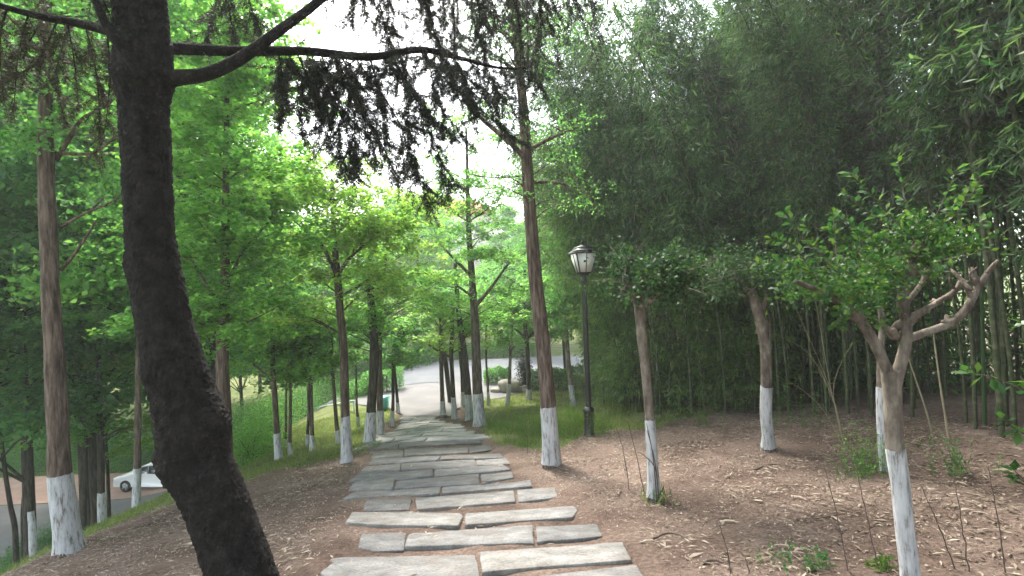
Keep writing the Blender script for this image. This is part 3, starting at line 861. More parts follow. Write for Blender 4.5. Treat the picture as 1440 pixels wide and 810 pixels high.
# ---- background trees: a few kinds, copied
def proto_tree(nm, seed, h, rad, leaf, n, lsize, bark='bark_dark', base=.3, ncl=46):
    g = np.random.default_rng(seed)
    root = empty(nm, (0, 0, 0), 'x', 'tree')
    tb, cb = MB(), MB()
    P = resample([(0, 0, -.3), (g.normal() * .1, g.normal() * .1, h * .4), (g.normal() * .2, g.normal() * .2, h * .75), (g.normal() * .3, 0, h * .97)], 20)
    tb.tube(P, np.linspace(.14, .02, 20), 8, False, .05, seed=seed)
    for k in range(ncl):
        t = g.uniform(base, 1.02)
        rr = rad * math.sqrt(max(.05, math.sin(math.pi * min(1, (t - base) / (1 - base) * .80 + .2)))) * g.uniform(.3, 1)
        a = g.uniform(0, 6.28)
        C = np.array([rr * math.cos(a), rr * math.sin(a), h * t])
        A = P[np.clip(int(20 * (t - .12)), 2, 18)]
        tb.tube(resample([A, (A + C) / 2 + np.array([0, 0, .2]), C], 6), np.linspace(.04, .006, 6), 5, False)
        cr_ = g.uniform(.5, .95)
        m_ = n // ncl
        q = C + g.normal(size=(m_, 3)) * np.array([cr_, cr_, cr_ * .42]) * .66
        q[:, 2] -= .12 * ((q[:, :2] - C[:2]) ** 2).sum(1)
        cb.leaves(q, lsize * g.uniform(.6, 1.25, m_), .85, .4, g)
    tb.build('trunk', M[bark], root, sm=True)
    cb.build('crown', M[leaf], root)
    return root


protos = [proto_tree('woodland_tree', 201, 14, 3.6, 'leaf_bright', 42000, .14, ncl=95, base=.33),
          proto_tree('woodland_tree', 202, 15, 3.9, 'leaf_mid', 45000, .14, ncl=100, base=.33),
          proto_tree('woodland_tree', 203, 10, 3.2, 'leaf_yellow', 32000, .13, ncl=75, base=.3),
          proto_tree('woodland_tree', 204, 15, 4.0, 'leaf_dark', 46000, .14, ncl=100, base=.3)]
kinds = ['bright green', 'mid green', 'yellow green', 'dark green']
spots = []   # px, distance, kind, scale, where
WH = {'L': 'standing in the wood below the left bank', 'C': 'beyond the road at the foot of the path', 'R': 'behind the boulders left of the bamboo'}
for (px, d, k, s_, w) in [
    (-75, 13, 3, 1.2, 'L'), (28, 16.5, 3, 1.35, 'L'), (108, 17.5, 1, 1.35, 'L'), (126, 15.5, 1, 1.3, 'L'), (255, 14.5, 0, 1.15, 'L'), (215, 34, 2, 1.2, 'L'), (335, 33, 0, .95, 'L'), (405, 37, 2, 1.1, 'L'), (455, 34, 0, .8, 'L'), (60, 33, 1, 1.3, 'L'),
    (300, 19, 0, 1.15, 'L'), (290, 26, 0, 1.2, 'L'), (-20, 33, 3, 1.3, 'L'), (-140, 22, 3, 1.4, 'L'), (-190, 36, 1, 1.4, 'L'),
    (230, 26, 0, 1.25, 'L'), (130, 26, 0, 1.3, 'L'),
    (500, 35, 0, .85, 'C'), (535, 37, 2, .95, 'C'), (590, 38, 0, .85, 'C'), (635, 40, 2, .75, 'C'), (695, 37, 0, .5, 'C'), (565, 44, 1, .9, 'C'), (610, 48, 1, .9, 'C'), (715, 43, 1, .75, 'C'), (760, 39, 0, .7, 'C'), (455, 42, 1, 1.0, 'C'), (800, 42, 1, .85, 'C'), (840, 37, 1, .9, 'C'),
    (712, 24.6, 1, .42, 'R'), (765, 22, 1, .5, 'R'), (790, 26, 0, .6, 'R'), (830, 24, 3, .75, 'R'), (735, 34.5, 1, .6, 'R'),
    (360, 46, 1, 1.2, 'L'), (270, 46, 1, 1.3, 'L'), (180, 46, 1, 1.3, 'L'), (90, 46, 3, 1.3, 'L'), (0, 46, 3, 1.3, 'L')]:
    spots.append((px, d, k, s_, w))
used = set()
for n_, (px, d, k, s_, w) in enumerate(spots):
    X = (px - 720) / F * d
    lab = '%s leafy tree %s' % (kinds[k], WH[w])
    z = H(X, d)
    rz = rng.uniform(0, 6.28)
    if k not in used:
        used.add(k)
        r = protos[k]
        r.location = (X, d, z); r.rotation_euler = (0, 0, rz); r.scale = (s_,) * 3
        r['label'] = lab
        r['group'] = '%s trees %s' % (kinds[k], WH[w])
    else:
        dup(protos[k], (X, d, z), rz, s_, lab, '%s trees %s' % (kinds[k], WH[w]))

# ------------------------------------------------------------------ the leaning cedar
CD = 3.3
ced = empty('cedar_tree', PX(342, 835, CD), 'big dark leaning cedar trunk with drooping needle sprays at the left foreground', 'tree')
cb_ = Vector(ced.location)
pts = [(366, 960, 132), (347, 870, 114), (334, 810, 97), (313, 745, 90), (292, 690, 90), (269, 645, 92), (264, 605, 95), (254, 560, 90), (240, 510, 82), (224, 440, 75), (213, 380, 71), (206, 330, 68), (203, 260, 66), (200, 200, 66), (197, 130, 68), (196, 95, 72), (194, 40, 74), (192, 0, 74), (190, -60, 70), (188, -200, 62), (186, -420, 48), (186, -700, 30)]
W = np.array([PX(p[0] + 5, p[1], CD) for p in pts])
R = np.array([p[2] * .86 / 2 / F * CD for p in pts])
n = 560
NS = 120
P = resample(W, n)
RR = np.interp(np.linspace(0, len(W) - 1, n), np.arange(len(W)), R)
tb = MB()
tb.tube(P, RR, NS, True, .03, seed=77)
V = tb.v[0].reshape(n, NS, 3)
# bulges at the bend and old branch collars, plus scaly relief
for (bx, by, br, amt, side) in [(228, 655, .13, .03, -1), (312, 600, .20, .05, 1), (237, 112, .12, .05, 1), (186, 98, .12, .06, -1), (236, 70, .10, .035, 1), (215, 525, .12, .025, -1), (250, 420, .07, .018, 1), (183, 372, .08, .02, -1)]:
    c = np.array(PX(bx, by, CD - (.1 if side < 0 else .0)))
    dd = np.linalg.norm(V - c, axis=2)
    cen = P[:, None]
    dirv = V - cen
    dirv /= np.linalg.norm(dirv, axis=2)[..., None] + 1e-9
    V += dirv * (amt * np.exp(-(dd / br) ** 2))[..., None]
cen = P[:, None]
dirv = V - cen
dirv /= np.linalg.norm(dirv, axis=2)[..., None] + 1e-9
from mathutils import noise as mn
flatV = V.reshape(-1, 3)
rel = np.empty(len(flatV))
for q_ in range(len(flatV)):
    x_, y_, z_ = flatV[q_]
    wv = mn.noise_vector(Vector((x_ * 9, y_ * 9, z_ * 9)))
    dst, _ = mn.voronoi(Vector((x_ * 30 + wv[0] * .7, y_ * 30 + wv[1] * .7, z_ * 21 + wv[2] * .7)))
    rel[q_] = min(.35, dst[1] - dst[0]) * 2.2 + .55 * mn.noise(Vector((x_ * 60, y_ * 60, z_ * 45))) + .5 * mn.noise(Vector((x_ * 14, y_ * 14, z_ * 10)))
V += dirv * ((rel - .3).reshape(n, NS) * .013)[..., None]
tb.v[0] = V.reshape(-1, 3)
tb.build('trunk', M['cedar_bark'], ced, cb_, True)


def needle_spray(nb, sb, path, g, dens=1.0, nl=.034, sublen=(.12, .42), down=.6, pitch=.025, wid=.0024):
    """path: world polyline of a hanging twig; tufts of needles on side twigs; nb collects needles, sb the twigs"""
    path = np.asarray(path)
    seg = np.linalg.norm(np.diff(path, axis=0), axis=1).sum()
    ns = max(3, int(seg / pitch * dens))
    PP = resample(path, ns + 1)
    sb.tube(resample(path, 14), np.linspace(.0065, .0018, 14), 5, False)
    C, D = [], []
    for k in range(1, ns + 1):
        p = PP[k]
        dr = g.normal(size=3) * .7 + np.array([0, 0, -down])
        tdir = PP[k] - PP[k - 1]
        dr += tdir / (np.linalg.norm(tdir) + 1e-9) * .5
        dr /= np.linalg.norm(dr)
        ln = g.uniform(*sublen) * (1 - .45 * k / ns)
        e = p + dr * ln
        sb.tube(np.array([p, (p + e) / 2 + np.array([0, 0, .008]), e]), np.array([.0022, .0016, .001]), 3, False)
        nt = max(2, int(ln / .022))
        for t in np.linspace(.1, 1, nt):
            q = p * (1 - t) + e * t
            C.append(q); D.append(dr)
    C = np.array(C); D = np.array(D)
    nn = 20
    C2 = np.repeat(C, nn, 0)
    d2 = np.repeat(D, nn, 0) * .45 + g.normal(size=(len(C2), 3)) * .75
    d2 /= np.linalg.norm(d2, axis=1)[:, None]
    L_ = nl * g.uniform(.7, 1.2, len(C2))
    nb.leaves(C2 + d2 * L_[:, None] * .5, L_, wid * 2 / nl, 0, g, dirs=d2, fold=0)


def cedar_branch(spec, twigs, seed, mat='needle', dens=1.0, **kw):
    g = np.random.default_rng(seed)
    bW = np.array([PX(q[0], q[1], q[3]) for q in spec])
    bR = np.array([q[2] / 2 / F * q[3] for q in spec])
    m_ = len(spec) * 8
    bb, nb = MB(), MB()
    BP = resample(bW, m_)
    bb.tube(BP, np.interp(np.linspace(0, len(spec) - 1, m_), np.arange(len(spec)), bR), 10, True, .08, seed=seed)
    for tw in twigs:
        path = [np.array(PX(q[0], q[1], q[2])) for q in tw]
        needle_spray(nb, bb, resample(path, 10), g, dens, **kw)
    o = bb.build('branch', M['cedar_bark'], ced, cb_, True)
    if nb.v:
        nb.build('needles', M[mat], o, cb_)
    return o


cedar_branch([(215, 118, 30, 3.3), (245, 110, 23, 3.3), (290, 104, 19, 3.35), (335, 84, 17, 3.45), (390, 45, 14, 3.6), (450, 0, 11, 3.8), (520, -70, 8, 4.1)],
             [[(300, -60, 4.0), (320, 10, 4.0), (330, 55, 4.0)], [(340, -60, 4.0), (350, 0, 4.0), (365, 40, 4.0)], [(320, -50, 4.2), (300, 20, 4.2), (290, 60, 4.2)],
              [(520, -70, 4.1), (500, -20, 4.1), (495, 30, 4.1)]], 301)
T2 = [[(392, 76, 3.8), (398, 120, 3.8), (394, 165, 3.85)], [(405, 76, 3.85), (425, 120, 3.9), (420, 185, 3.9)], [(418, 76, 3.9), (445, 140, 3.9), (462, 205, 3.95)],
      [(430, 75, 3.95), (475, 150, 4.0), (505, 238, 4.0)], [(452, 78, 4), (470, 130, 4.0), (478, 200, 4.05), (487, 240, 4.05)], [(465, 80, 4.0), (505, 150, 4.05), (530, 225, 4.1)], [(482, 82, 4.05), (500, 130, 4.1), (498, 200, 4.1), (505, 230, 4.1)],
      [(500, 83, 4.1), (555, 160, 4.15), (582, 235, 4.2), (603, 288, 4.2)], [(520, 82, 4.1), (535, 140, 4.1), (540, 190, 4.15)], [(538, 80, 4.2), (590, 140, 4.25), (616, 215, 4.3), (632, 262, 4.3)],
      [(560, 76, 4.2), (575, 130, 4.2), (570, 200, 4.25), (585, 240, 4.25)], [(590, 72, 4.3), (640, 125, 4.35), (690, 165, 4.4), (722, 195, 4.4)], [(615, 76, 4.4), (670, 120, 4.4), (735, 160, 4.5)],
      [(600, 73, 4.3), (610, 120, 4.3), (625, 165, 4.35)], [(640, 82, 4.5), (655, 120, 4.5), (668, 160, 4.5)], [(660, 88, 4.6), (690, 110, 4.6), (700, 140, 4.6)], [(700, 95, 4.7), (740, 100, 4.8), (760, 120, 4.8)],
      [(410, 74, 3.9), (400, 110, 3.95), (408, 150, 4)], [(440, 76, 4), (440, 120, 4), (448, 170, 4)], [(470, 80, 3.9), (520, 170, 3.95), (560, 250, 4.0)], [(550, 78, 4.1), (600, 160, 4.2), (650, 190, 4.2)], [(500, 84, 4), (470, 110, 4), (455, 150, 4)]]
cedar_branch([(220, 66, 22, 3.3), (245, 68, 17, 3.4), (330, 72, 14, 3.6), (430, 72, 12, 3.9), (520, 80, 11, 4.1), (590, 70, 9, 4.3), (640, 80, 6.5, 4.5), (700, 95, 4, 4.7), (745, 96, 2.5, 4.8)], T2, 302, dens=1.25)
cedar_branch([(200, 108, 18, 3.12), (180, 80, 14, 3.08), (158, 50, 12, 3.05), (138, 10, 10, 3.0), (112, -60, 8, 2.95)], [[(130, -20, 3.0), (150, 10, 3.1), (160, 40, 3.2)]], 303)
T4 = [[(95, 32, 3.4), (105, 90, 3.5), (110, 150, 3.6)], [(120, 36, 3.5), (135, 100, 3.6), (140, 170, 3.7), (135, 220, 3.7)], [(60, 25, 3.3), (40, 60, 3.4), (10, 95, 3.5)], [(40, 20, 3.3), (25, 80, 3.5), (20, 150, 3.6)],
      [(80, 30, 3.4), (50, 90, 3.5), (0, 110, 3.6)], [(150, 40, 3.5), (155, 110, 3.6), (148, 180, 3.7)], [(10, 12, 3.2), (0, 60, 3.3), (5, 140, 3.4)], [(100, 33, 3.6), (80, 100, 3.7), (90, 170, 3.8)]]
cedar_branch([(178, 52, 20, 3.25), (150, 42, 15, 3.3), (110, 33, 12, 3.3), (60, 24, 10, 3.2), (0, 8, 8, 3.1), (-90, -20, 5, 3.0)], T4, 304, mat='needle_brown', dens=.75, sublen=(.1, .3))
T6 = []
for k in range(26):
    x0 = 440 + k * 15 + rng.uniform(-8, 8)
    dd = 4.3 + (x0 - 440) / 400 * 1.4
    y1 = 60 + 55 * math.exp(-((x0 - 640) / 90) ** 2) + rng.uniform(-35, 35)
    if 430 < x0 < 520: y1 -= 45
    T6.append([(x0, -95 + (x0 - 440) * .22, dd), (x0 + rng.uniform(-5, 25), (y1 - 60) * .5, dd + .05), (x0 + rng.uniform(0, 45), y1, dd + .1)])
cedar_branch([(196, -160, 30, 3.3), (350, -140, 16, 3.8), (480, -95, 12, 4.3), (620, -55, 9, 4.9), (740, -28, 6, 5.4), (850, -5, 3, 5.8)], T6, 305, dens=.6)
T7 = []
for k in range(16):
    x0 = 560 + k * 13 + rng.uniform(-8, 8)
    T7.append([(x0, -40 + rng.uniform(-10, 10), 6.0), (x0 + 10, 20, 6.0), (x0 + rng.uniform(-10, 30), rng.uniform(60, 110), 6.1)])
cedar_branch([(196, -260, 26, 3.3), (400, -200, 14, 4.6), (560, -60, 9, 5.9), (700, -48, 6, 6.0), (800, -40, 3, 6.1)], T7, 306, dens=.5)

gq = np.random.default_rng(12)  # upper crown boughs above the view, added to shade the foreground
for bi in range(9):
    a = math.radians([-60, -20, 15, 45, 80, 120, 165, 215, 260][bi])
    L_ = [3.6, 3.6, 3.8, 4.2, 4.0, 3.6, 3.2, 3.0, 3.2][bi]
    z0 = 5.2 + bi * .34
    o0 = np.array([PX(188, -420, CD).x, CD, z0])
    tip = o0 + np.array([math.cos(a) * L_, math.sin(a) * L_, .35])
    bb, nb = MB(), MB()
    BP = resample([o0, (o0 + tip) / 2 + np.array([0, 0, .35]), tip], 16)
    bb.tube(BP, np.linspace(.055, .012, 16), 8, True, .05, seed=bi)
    for k in range(12):
        p = BP[3 + k]
        e = p + np.array([gq.normal() * .45, gq.normal() * .45, -gq.uniform(.25, .55)])
        needle_spray(nb, bb, resample([p, (p + e) / 2 + np.array([0, 0, .08]), e], 8), gq, .7, nl=.045, wid=.006, sublen=(.15, .45))
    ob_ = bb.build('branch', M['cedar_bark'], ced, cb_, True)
    nb.build('needles', M['needle'], ob_, cb_)

# ------------------------------------------------------------------ crape myrtles
GC = 'pruned whitewashed crape myrtles on the right bank'
tree('crape_myrtle', 'thin pruned crape myrtle right of the lamp with an umbrella crown', [(920, 704, 19), (918, 650, 14), (915, 590, 13.5), (911, 530, 14), (905, 470, 15), (903, 428, 18), (903, 412, 16)],
     wash=592, bark='bark_pale', leaf='leaf_shade', crown=[(918, 372, 50, 34), (888, 394, 30, 16), (952, 388, 42, 22)], nleaf=4600, lsize=.05, nclump=30, seed=40, group=GC, clump=(.22, .35), sides=20, flare=1.1,
     limbs=[[(903, 432, 10), (890, 420, 8), (874, 410, 5)], [(905, 430, 10), (922, 418, 8), (945, 410, 5)]])
tree('crape_myrtle', 'crooked-footed crape myrtle before the dark bamboo, middle of the right bank', [(1081, 632, 22), (1078, 612, 15), (1074, 580, 16), (1073, 540, 16), (1070, 490, 16), (1063, 455, 17), (1054, 430, 15), (1046, 410, 12)],
     wash=541, bark='bark_pale', leaf='leaf_shade', crown=[(1045, 380, 48, 32), (1015, 400, 30, 18), (1072, 390, 30, 24)], nleaf=5200, lsize=.05, nclump=30, seed=41, group=GC, clump=(.22, .38), sides=20, flare=1.1,
     limbs=[[(1066, 470, 10), (1075, 430, 8), (1082, 400, 6)], [(1080, 545, 4), (1083, 500, 4), (1081, 440, 3)]])
# the big one at the right
CB = GR(1281, 822)
d = CB.y
cm = empty('crape_myrtle', CB, 'large forked crape myrtle with cut pale limbs at the right foreground', 'tree', GC)
org = Vector(CB)


def limb(tb, q, n_=28, sides=16, wob=.07, seed=0):
    LW = np.array([PX(a[0], a[1], d + (a[3] if len(a) > 3 else 0)) for a in q])
    LR = np.array([a[2] * .76 / 2 / F * d for a in q])
    P = resample(LW, n_)
    RR = np.interp(np.linspace(0, len(q) - 1, n_), np.arange(len(q)), LR)
    tb.tube(P, RR, sides, True, wob, seed=seed)
    return P, RR


tb = MB()
TP, TR = limb(tb, [(1282, 850, 32), (1279, 800, 28), (1272, 740, 27), (1266, 680, 28), (1259, 628, 29), (1256, 580, 29), (1254, 545, 30), (1252, 520, 32)], 44, 24, .05, 1)
limb(tb, [(1254, 540, 22), (1243, 510, 19), (1226, 475, 18), (1206, 447, 17), (1180, 424, 14), (1150, 408, 11, -.1), (1118, 396, 7, -.2)], seed=2)
limb(tb, [(1256, 545, 24), (1266, 512, 19), (1274, 480, 18), (1274, 450, 17), (1268, 425, 17), (1276, 400, 18), (1284, 375, 20), (1286, 350, 20)], seed=3)
limb(tb, [(1273, 478, 15), (1300, 468, 14), (1335, 455, 14), (1358, 436, 14), (1368, 418, 13), (1388, 385, 9)], seed=4)
limb(tb, [(1268, 470, 11, .1), (1290, 445, 10, .1), (1318, 425, 9, .1), (1342, 410, 9, .1), (1352, 394, 8, .1)], seed=5)
limb(tb, [(1366, 420, 9), (1360, 404, 9), (1357, 398, 11)], 8, seed=6)
limb(tb, [(1370, 414, 9), (1374, 400, 10), (1372, 392, 11)], 8, seed=7)
limb(tb, [(1372, 402, 5), (1364, 386, 4), (1374, 376, 3)], 8, 8, seed=8)
limb(tb, [(1275, 425, 9, .05), (1295, 400, 9, .1), (1305, 375, 8, .12)], 10, seed=9)
limb(tb, [(1344, 408, 5, .1), (1337, 398, 4, .1), (1336, 390, 3, .1)], 6, 8, seed=10)
for (kx_, ky_, kr, dd_) in [(1388, 385, .028, 0), (1352, 394, .026, .1), (1357, 398, .03, 0), (1372, 392, .03, 0), (1305, 375, .024, .12), (1286, 350, .05, 0), (1274, 452, .055, 0), (1335, 455, .045, 0), (1318, 425, .03, .1), (1206, 447, .055, 0), (1256, 470, .05, .02)]:
    c0 = np.array(PX(kx_, ky_, d + dd_))
    gk = np.random.default_rng(int(kx_))
    for _ in range(3):
        tip = c0 + gk.normal(size=3) * kr * 1.3 + np.array([0, 0, kr * .8])
        tb.tube(resample([c0 - (tip - c0) * .5, c0, tip], 7), np.array([.5, .8, .95, .9, .75, .6, .35]) * kr * .62, 9, True, .12, seed=int(kx_ + _))
tb.build('trunk', M['bark_pale'], cm, org, True)
wz = PX(1259, 630, d)[2]
hh = np.linspace(CB.z - .1, wz, 22)
WP = np.stack([np.interp(hh, TP[:, 2], TP[:, 0]), np.interp(hh, TP[:, 2], TP[:, 1]), hh], 1)
wb = MB()
wb.tube(WP, np.interp(hh, TP[:, 2], TR) * 1.05 + .002, 48, False, .04, jag=.016, seed=3)
wb.build('whitewash', M['wash'], cm, org, True)
# leafy shoots
shoots = [[(1290, 345), (1275, 290), (1262, 222)], [(1290, 345), (1240, 290), (1195, 243)], [(1285, 350), (1225, 300), (1185, 272)], [(1280, 345), (1220, 330), (1170, 300)],
          [(1295, 350), (1318, 300), (1348, 235)], [(1300, 345), (1345, 300), (1375, 262)], [(1300, 350), (1350, 320), (1392, 308)], [(1310, 340), (1340, 290), (1380, 245)],
          [(1190, 395), (1140, 345), (1103, 298)], [(1180, 395), (1175, 340), (1172, 300)], [(1170, 400), (1110, 370), (1065, 372)], [(1200, 400), (1210, 350), (1205, 320)],
          [(1220, 400), (1160, 360), (1130, 310)], [(1240, 380), (1190, 340), (1165, 320)], [(1250, 390), (1235, 350), (1215, 325)], [(1150, 398), (1120, 350), (1085, 335)],
          [(1230, 390), (1200, 420), (1180, 440)], [(1270, 370), (1245, 400), (1230, 420)], [(1200, 405), (1185, 440), (1178, 460)], [(1310, 345), (1330, 350), (1362, 345)]]
sb, lb = MB(), MB()
gsh = np.random.default_rng(55)
for q in shoots:
    off = gsh.uniform(-.25, .25)
    Pp = resample([np.array(PX(a[0], a[1], d + off * k * .5)) for k, a in enumerate(q)], 26)
    sb.tube(Pp[::2], np.linspace(.005, .0015, 13), 5, False)
    for k in range(3, 26):
        tdir = Pp[k] - Pp[k - 1]
        tdir /= np.linalg.norm(tdir)
        for sgn in (-1, 1):
            side = np.cross(tdir, gsh.normal(size=3))
            side /= np.linalg.norm(side)
            dr = side * .9 + tdir * .4 + np.array([0, 0, .1])
            dr /= np.linalg.norm(dr)
            L_ = gsh.uniform(.036, .066)
            lb.leaves((Pp[k] + dr * L_ * .6)[None], L_, .58, .55, gsh, dirs=dr[None], fold=.08)
for (cx, cy, rx, ry, n_) in [(1290, 340, 60, 26, 620), (1240, 385, 45, 26, 320), (1190, 402, 65, 24, 640), (1150, 406, 55, 20, 350), (1225, 430, 30, 28, 220), (1335, 345, 35, 15, 200), (1280, 310, 30, 20, 180), (1284, 362, 30, 18, 260), (1120, 380, 35, 18, 150)]:
    c = np.array(PX(cx, cy, d))
    q = c + gsh.normal(size=(n_, 3)) * np.array([rx, rx, ry]) * d / F * .55
    lb.leaves(q, gsh.uniform(.024, .048, n_), .6, .45, gsh)
sb.build('shoots', M['twig'], cm, org)
lb.build('leaves', M['leaf_crape'], cm, org)
tree('crape_myrtle', 'pale trunk half hidden behind the large forked crape myrtle', [(1248, 668, 17), (1243, 620, 13), (1243, 545, 12), (1246, 490, 12), (1250, 455, 11), (1248, 425, 9), (1252, 400, 7)],
     wash=545, bark='bark_pale', leaf='leaf_crape', crown=[(1235, 375, 40, 20), (1265, 365, 35, 20)], nleaf=2500, lsize=.045, nclump=12, seed=43, group=GC, clump=(.2, .3), sides=16, flare=1.1)

# ------------------------------------------------------------------ bamboo
def bamboo_proto(seed, h, lean, low, r0, nbr, leafmat, curl=1.0, ln=.185):
    g = np.random.default_rng(seed)
    root = empty('bamboo', (0, 0, 0), 'x', 'bamboo')
    P = []
    for t in np.linspace(0, 1, 34):
        P.append((lean * h * (t ** 2.4) * .55 * curl + .03 * math.sin(t * 5 + seed), .02 * math.sin(t * 7 + seed), h * (t - .10 * lean * t ** 4) - .1))
    P = np.array(P)
    tb = MB()
    rr = r0 * (1 - np.linspace(0, 1, 34) ** 1.5 * .85)
    rr[::2] *= 1.10      # nodes
    tb.tube(P, rr, 8, False)
    cb = MB()
    C, D = [], []
    for k in range(nbr):
        t = low + (1 - low) * g.uniform(0, 1) ** .9
        p = np.array([np.interp(t, np.linspace(0, 1, 34), P[:, a]) for a in range(3)])
        a = g.uniform(0, 6.28)
        L_ = g.uniform(.45, 1.15) * (1.15 - .5 * t)
        e = p + np.array([math.cos(a) * L_, math.sin(a) * L_, g.uniform(.1, .55) * L_ - .25 * L_ * L_])
        mid = (p + e) / 2 + np.array([0, 0, .12 * L_])
        BP = resample([p, mid, e], 7)
        tb.tube(BP, np.linspace(.005, .0015, 7), 3, False)
        for q in range(g.integers(5, 8)):
            c = BP[g.integers(2, 7)] + g.normal(size=3) * .07
            for _ in range(g.integers(3, 6)):
                dr = np.array([math.cos(a), math.sin(a), -.55]) * .6 + g.normal(size=3) * .55 + np.array([0, 0, -.35])
                dr /= np.linalg.norm(dr)
                C.append(c + dr * ln * .5 + g.normal(size=3) * .03)
                D.append(dr)
    C, D = np.array(C), np.array(D)
    cb.leaves(C, ln * g.uniform(.6, 1.2, len(C)), .15, .3, g, dirs=D, fold=.02)
    tb.build('stem', M['culm'], root, sm=True)
    cb.build('foliage', M[leafmat], root)
    return root


BP_ = [bamboo_proto(401, 10.5, .55, .30, .026, 150, 'leaf_bamboo'), bamboo_proto(402, 11.5, .40, .34, .030, 160, 'leaf_bamboo'), bamboo_proto(403, 9.0, .75, .25, .022, 150, 'leaf_bamboo'),
       bamboo_proto(404, 10.0, .30, .36, .030, 140, 'leaf_bamboo_dry'), bamboo_proto(405, 12.0, .5, .32, .032, 170, 'leaf_bamboo'),
       bamboo_proto(406, 5.5, .8, .03, .014, 130, 'leaf_bamboo_young'), bamboo_proto(407, 3.6, .7, .02, .010, 110, 'leaf_bamboo_young'), bamboo_proto(408, 7.0, .65, .08, .018, 150, 'leaf_bamboo_young')]
front = np.array([(4.6, 26), (3.5, 20), (2.75, 15.5), (3.15, 13.6), (5.4, 11.4), (6.6, 9.6), (6.9, 8.0), (6.2, 6.0), (6.0, 4.6), (6.3, 2.5), (6.6, 0.2)])
seg = np.linalg.norm(np.diff(front, axis=0), axis=1)
cum = np.r_[0, np.cumsum(seg)]


def front_pt(s):
    return np.array([np.interp(s, cum, front[:, 0]), np.interp(s, cum, front[:, 1])])


def front_n(s):
    a, b = front_pt(max(0, s - .4)), front_pt(min(cum[-1], s + .4))
    t = (b - a) / np.linalg.norm(b - a)
    return np.array([-t[1], t[0]])    # into the grove (right / away)


placed, firsts = [], set()
tries = 0
while len(placed) < 250 and tries < 6000:
    tries += 1
    s = rng.uniform(0, cum[-1])
    w = 3.4 * rng.uniform(0, 1) ** 1.3
    n_ = front_n(s)
    p = front_pt(s) + n_ * w
    if n_[0] < 0 and False: continue
    if any((p[0] - q[0]) ** 2 + (p[1] - q[1]) ** 2 < .075 for q in placed): continue
    placed.append(p)
    left_part = s < cum[4] + .3
    if w < 1.0 and left_part:
        k = rng.choice([5, 6, 7, 7, 0, 2])
    elif w < .8:
        k = rng.choice([0, 1, 2, 3, 4, 1, 4, 3])
    else:
        k = rng.choice([0, 1, 2, 3, 4, 3])
    rz = math.pi + rng.normal() * .7 + (0 if rng.random() < .8 else rng.uniform(0, 6))
    z = H(*p)
    lab = {5: 'short leafy young bamboo at the near edge of the grove', 6: 'knee-to-head-high bamboo tuft at the foot of the grove', 7: 'bushy arching bamboo at the left edge of the grove', 3: 'tall upright bamboo with greyish dry leaves in the grove'}.get(int(k), 'tall slender bamboo arching out of the dense grove on the right')
    grp = {5: 'short bamboos along the grove edge', 6: 'bamboo tufts along the grove foot', 7: 'bushy bamboos at the left grove edge', 3: 'greyish bamboos in the grove'}.get(int(k), 'tall bamboos of the grove')
    sc = rng.uniform(.85, 1.12)
    if k not in firsts:
        firsts.add(k)
        r = BP_[k]
        r.location = (p[0], p[1], z); r.rotation_euler = (0, 0, rz); r.scale = (sc,) * 3
        r['label'] = lab; r['group'] = grp
    else:
        dup(BP_[k], (p[0], p[1], z), rz, sc, lab, grp)
for (x_, y_, k, rz, sc) in [(3.8, 13.2, 1, 3.3, 1.12), (3.7, 14.2, 4, 3.0, 1.05), (4.0, 15.4, 2, 3.2, 1.2), (3.8, 12.9, 0, 2.8, 1.15), (3.5, 15.6, 7, 3.2, 1.25), (3.3, 17.2, 7, 3.0, 1.2), (3.5, 13.9, 7, 3.3, 1.2), (4.0, 19.5, 7, 3.1, 1.35), (3.9, 15.9, 0, 3.5, 1.1), (4.4, 12.2, 4, 3.5, 1.0), (3.6, 14.6, 1, 2.9, 1.15), (4.3, 17.5, 4, 3.1, 1.1), (4.8, 19.5, 1, 3.2, 1.15), (5.0, 11.6, 2, 3.7, 1.2)]:
    dup(BP_[k], (x_, y_, H(x_, y_)), rz, sc, 'fresh green bushy bamboo at the left end of the grove behind the lamp' if k == 7 else 'tall bamboo arching out over the lamp at the left end of the grove', 'fresh green bamboos behind the lamp' if k == 7 else 'bamboos arching over the lamp')
for k in range(8):
    if k not in firsts:
        for ch in list(BP_[k].children): bpy.data.objects.remove(ch)
        bpy.data.objects.remove(BP_[k])
# the deep of the grove, seen only as a dark mass between the stems
g = np.random.default_rng(66)
tk = MB()
for _ in range(420):
    s = g.uniform(0, cum[-1])
    p = front_pt(s) + front_n(s) * g.uniform(3.5, 6.5)
    h = g.uniform(8, 11.5)
    z = H(*p)
    a = g.uniform(0, 6.28)
    tk.tube(resample([(p[0], p[1], z - .1), (p[0] + .1 * math.cos(a), p[1] + .1 * math.sin(a), z + h * .5), (p[0] + .9 * math.cos(a), p[1] + .9 * math.sin(a), z + h)], 5), np.linspace(.03, .008, 5), 5, False)
for k in range(9000):
    s = g.uniform(0, cum[-1])
    p = front_pt(s) + front_n(s) * g.uniform(3.6, 7)
    z = H(*p) + 11.5 * g.uniform(.0, 1) ** .95
    n_ = 30
    q = np.array([p[0], p[1], z]) + g.normal(size=(n_, 3)) * np.array([.45, .45, .35])
    dr = g.normal(size=(n_, 3)) + np.array([0, 0, -.7])
    dr /= np.linalg.norm(dr, axis=1)[:, None]
    tk.leaves(q, g.uniform(.14, .26, n_), .2, .3, g, dirs=dr, fold=.02)
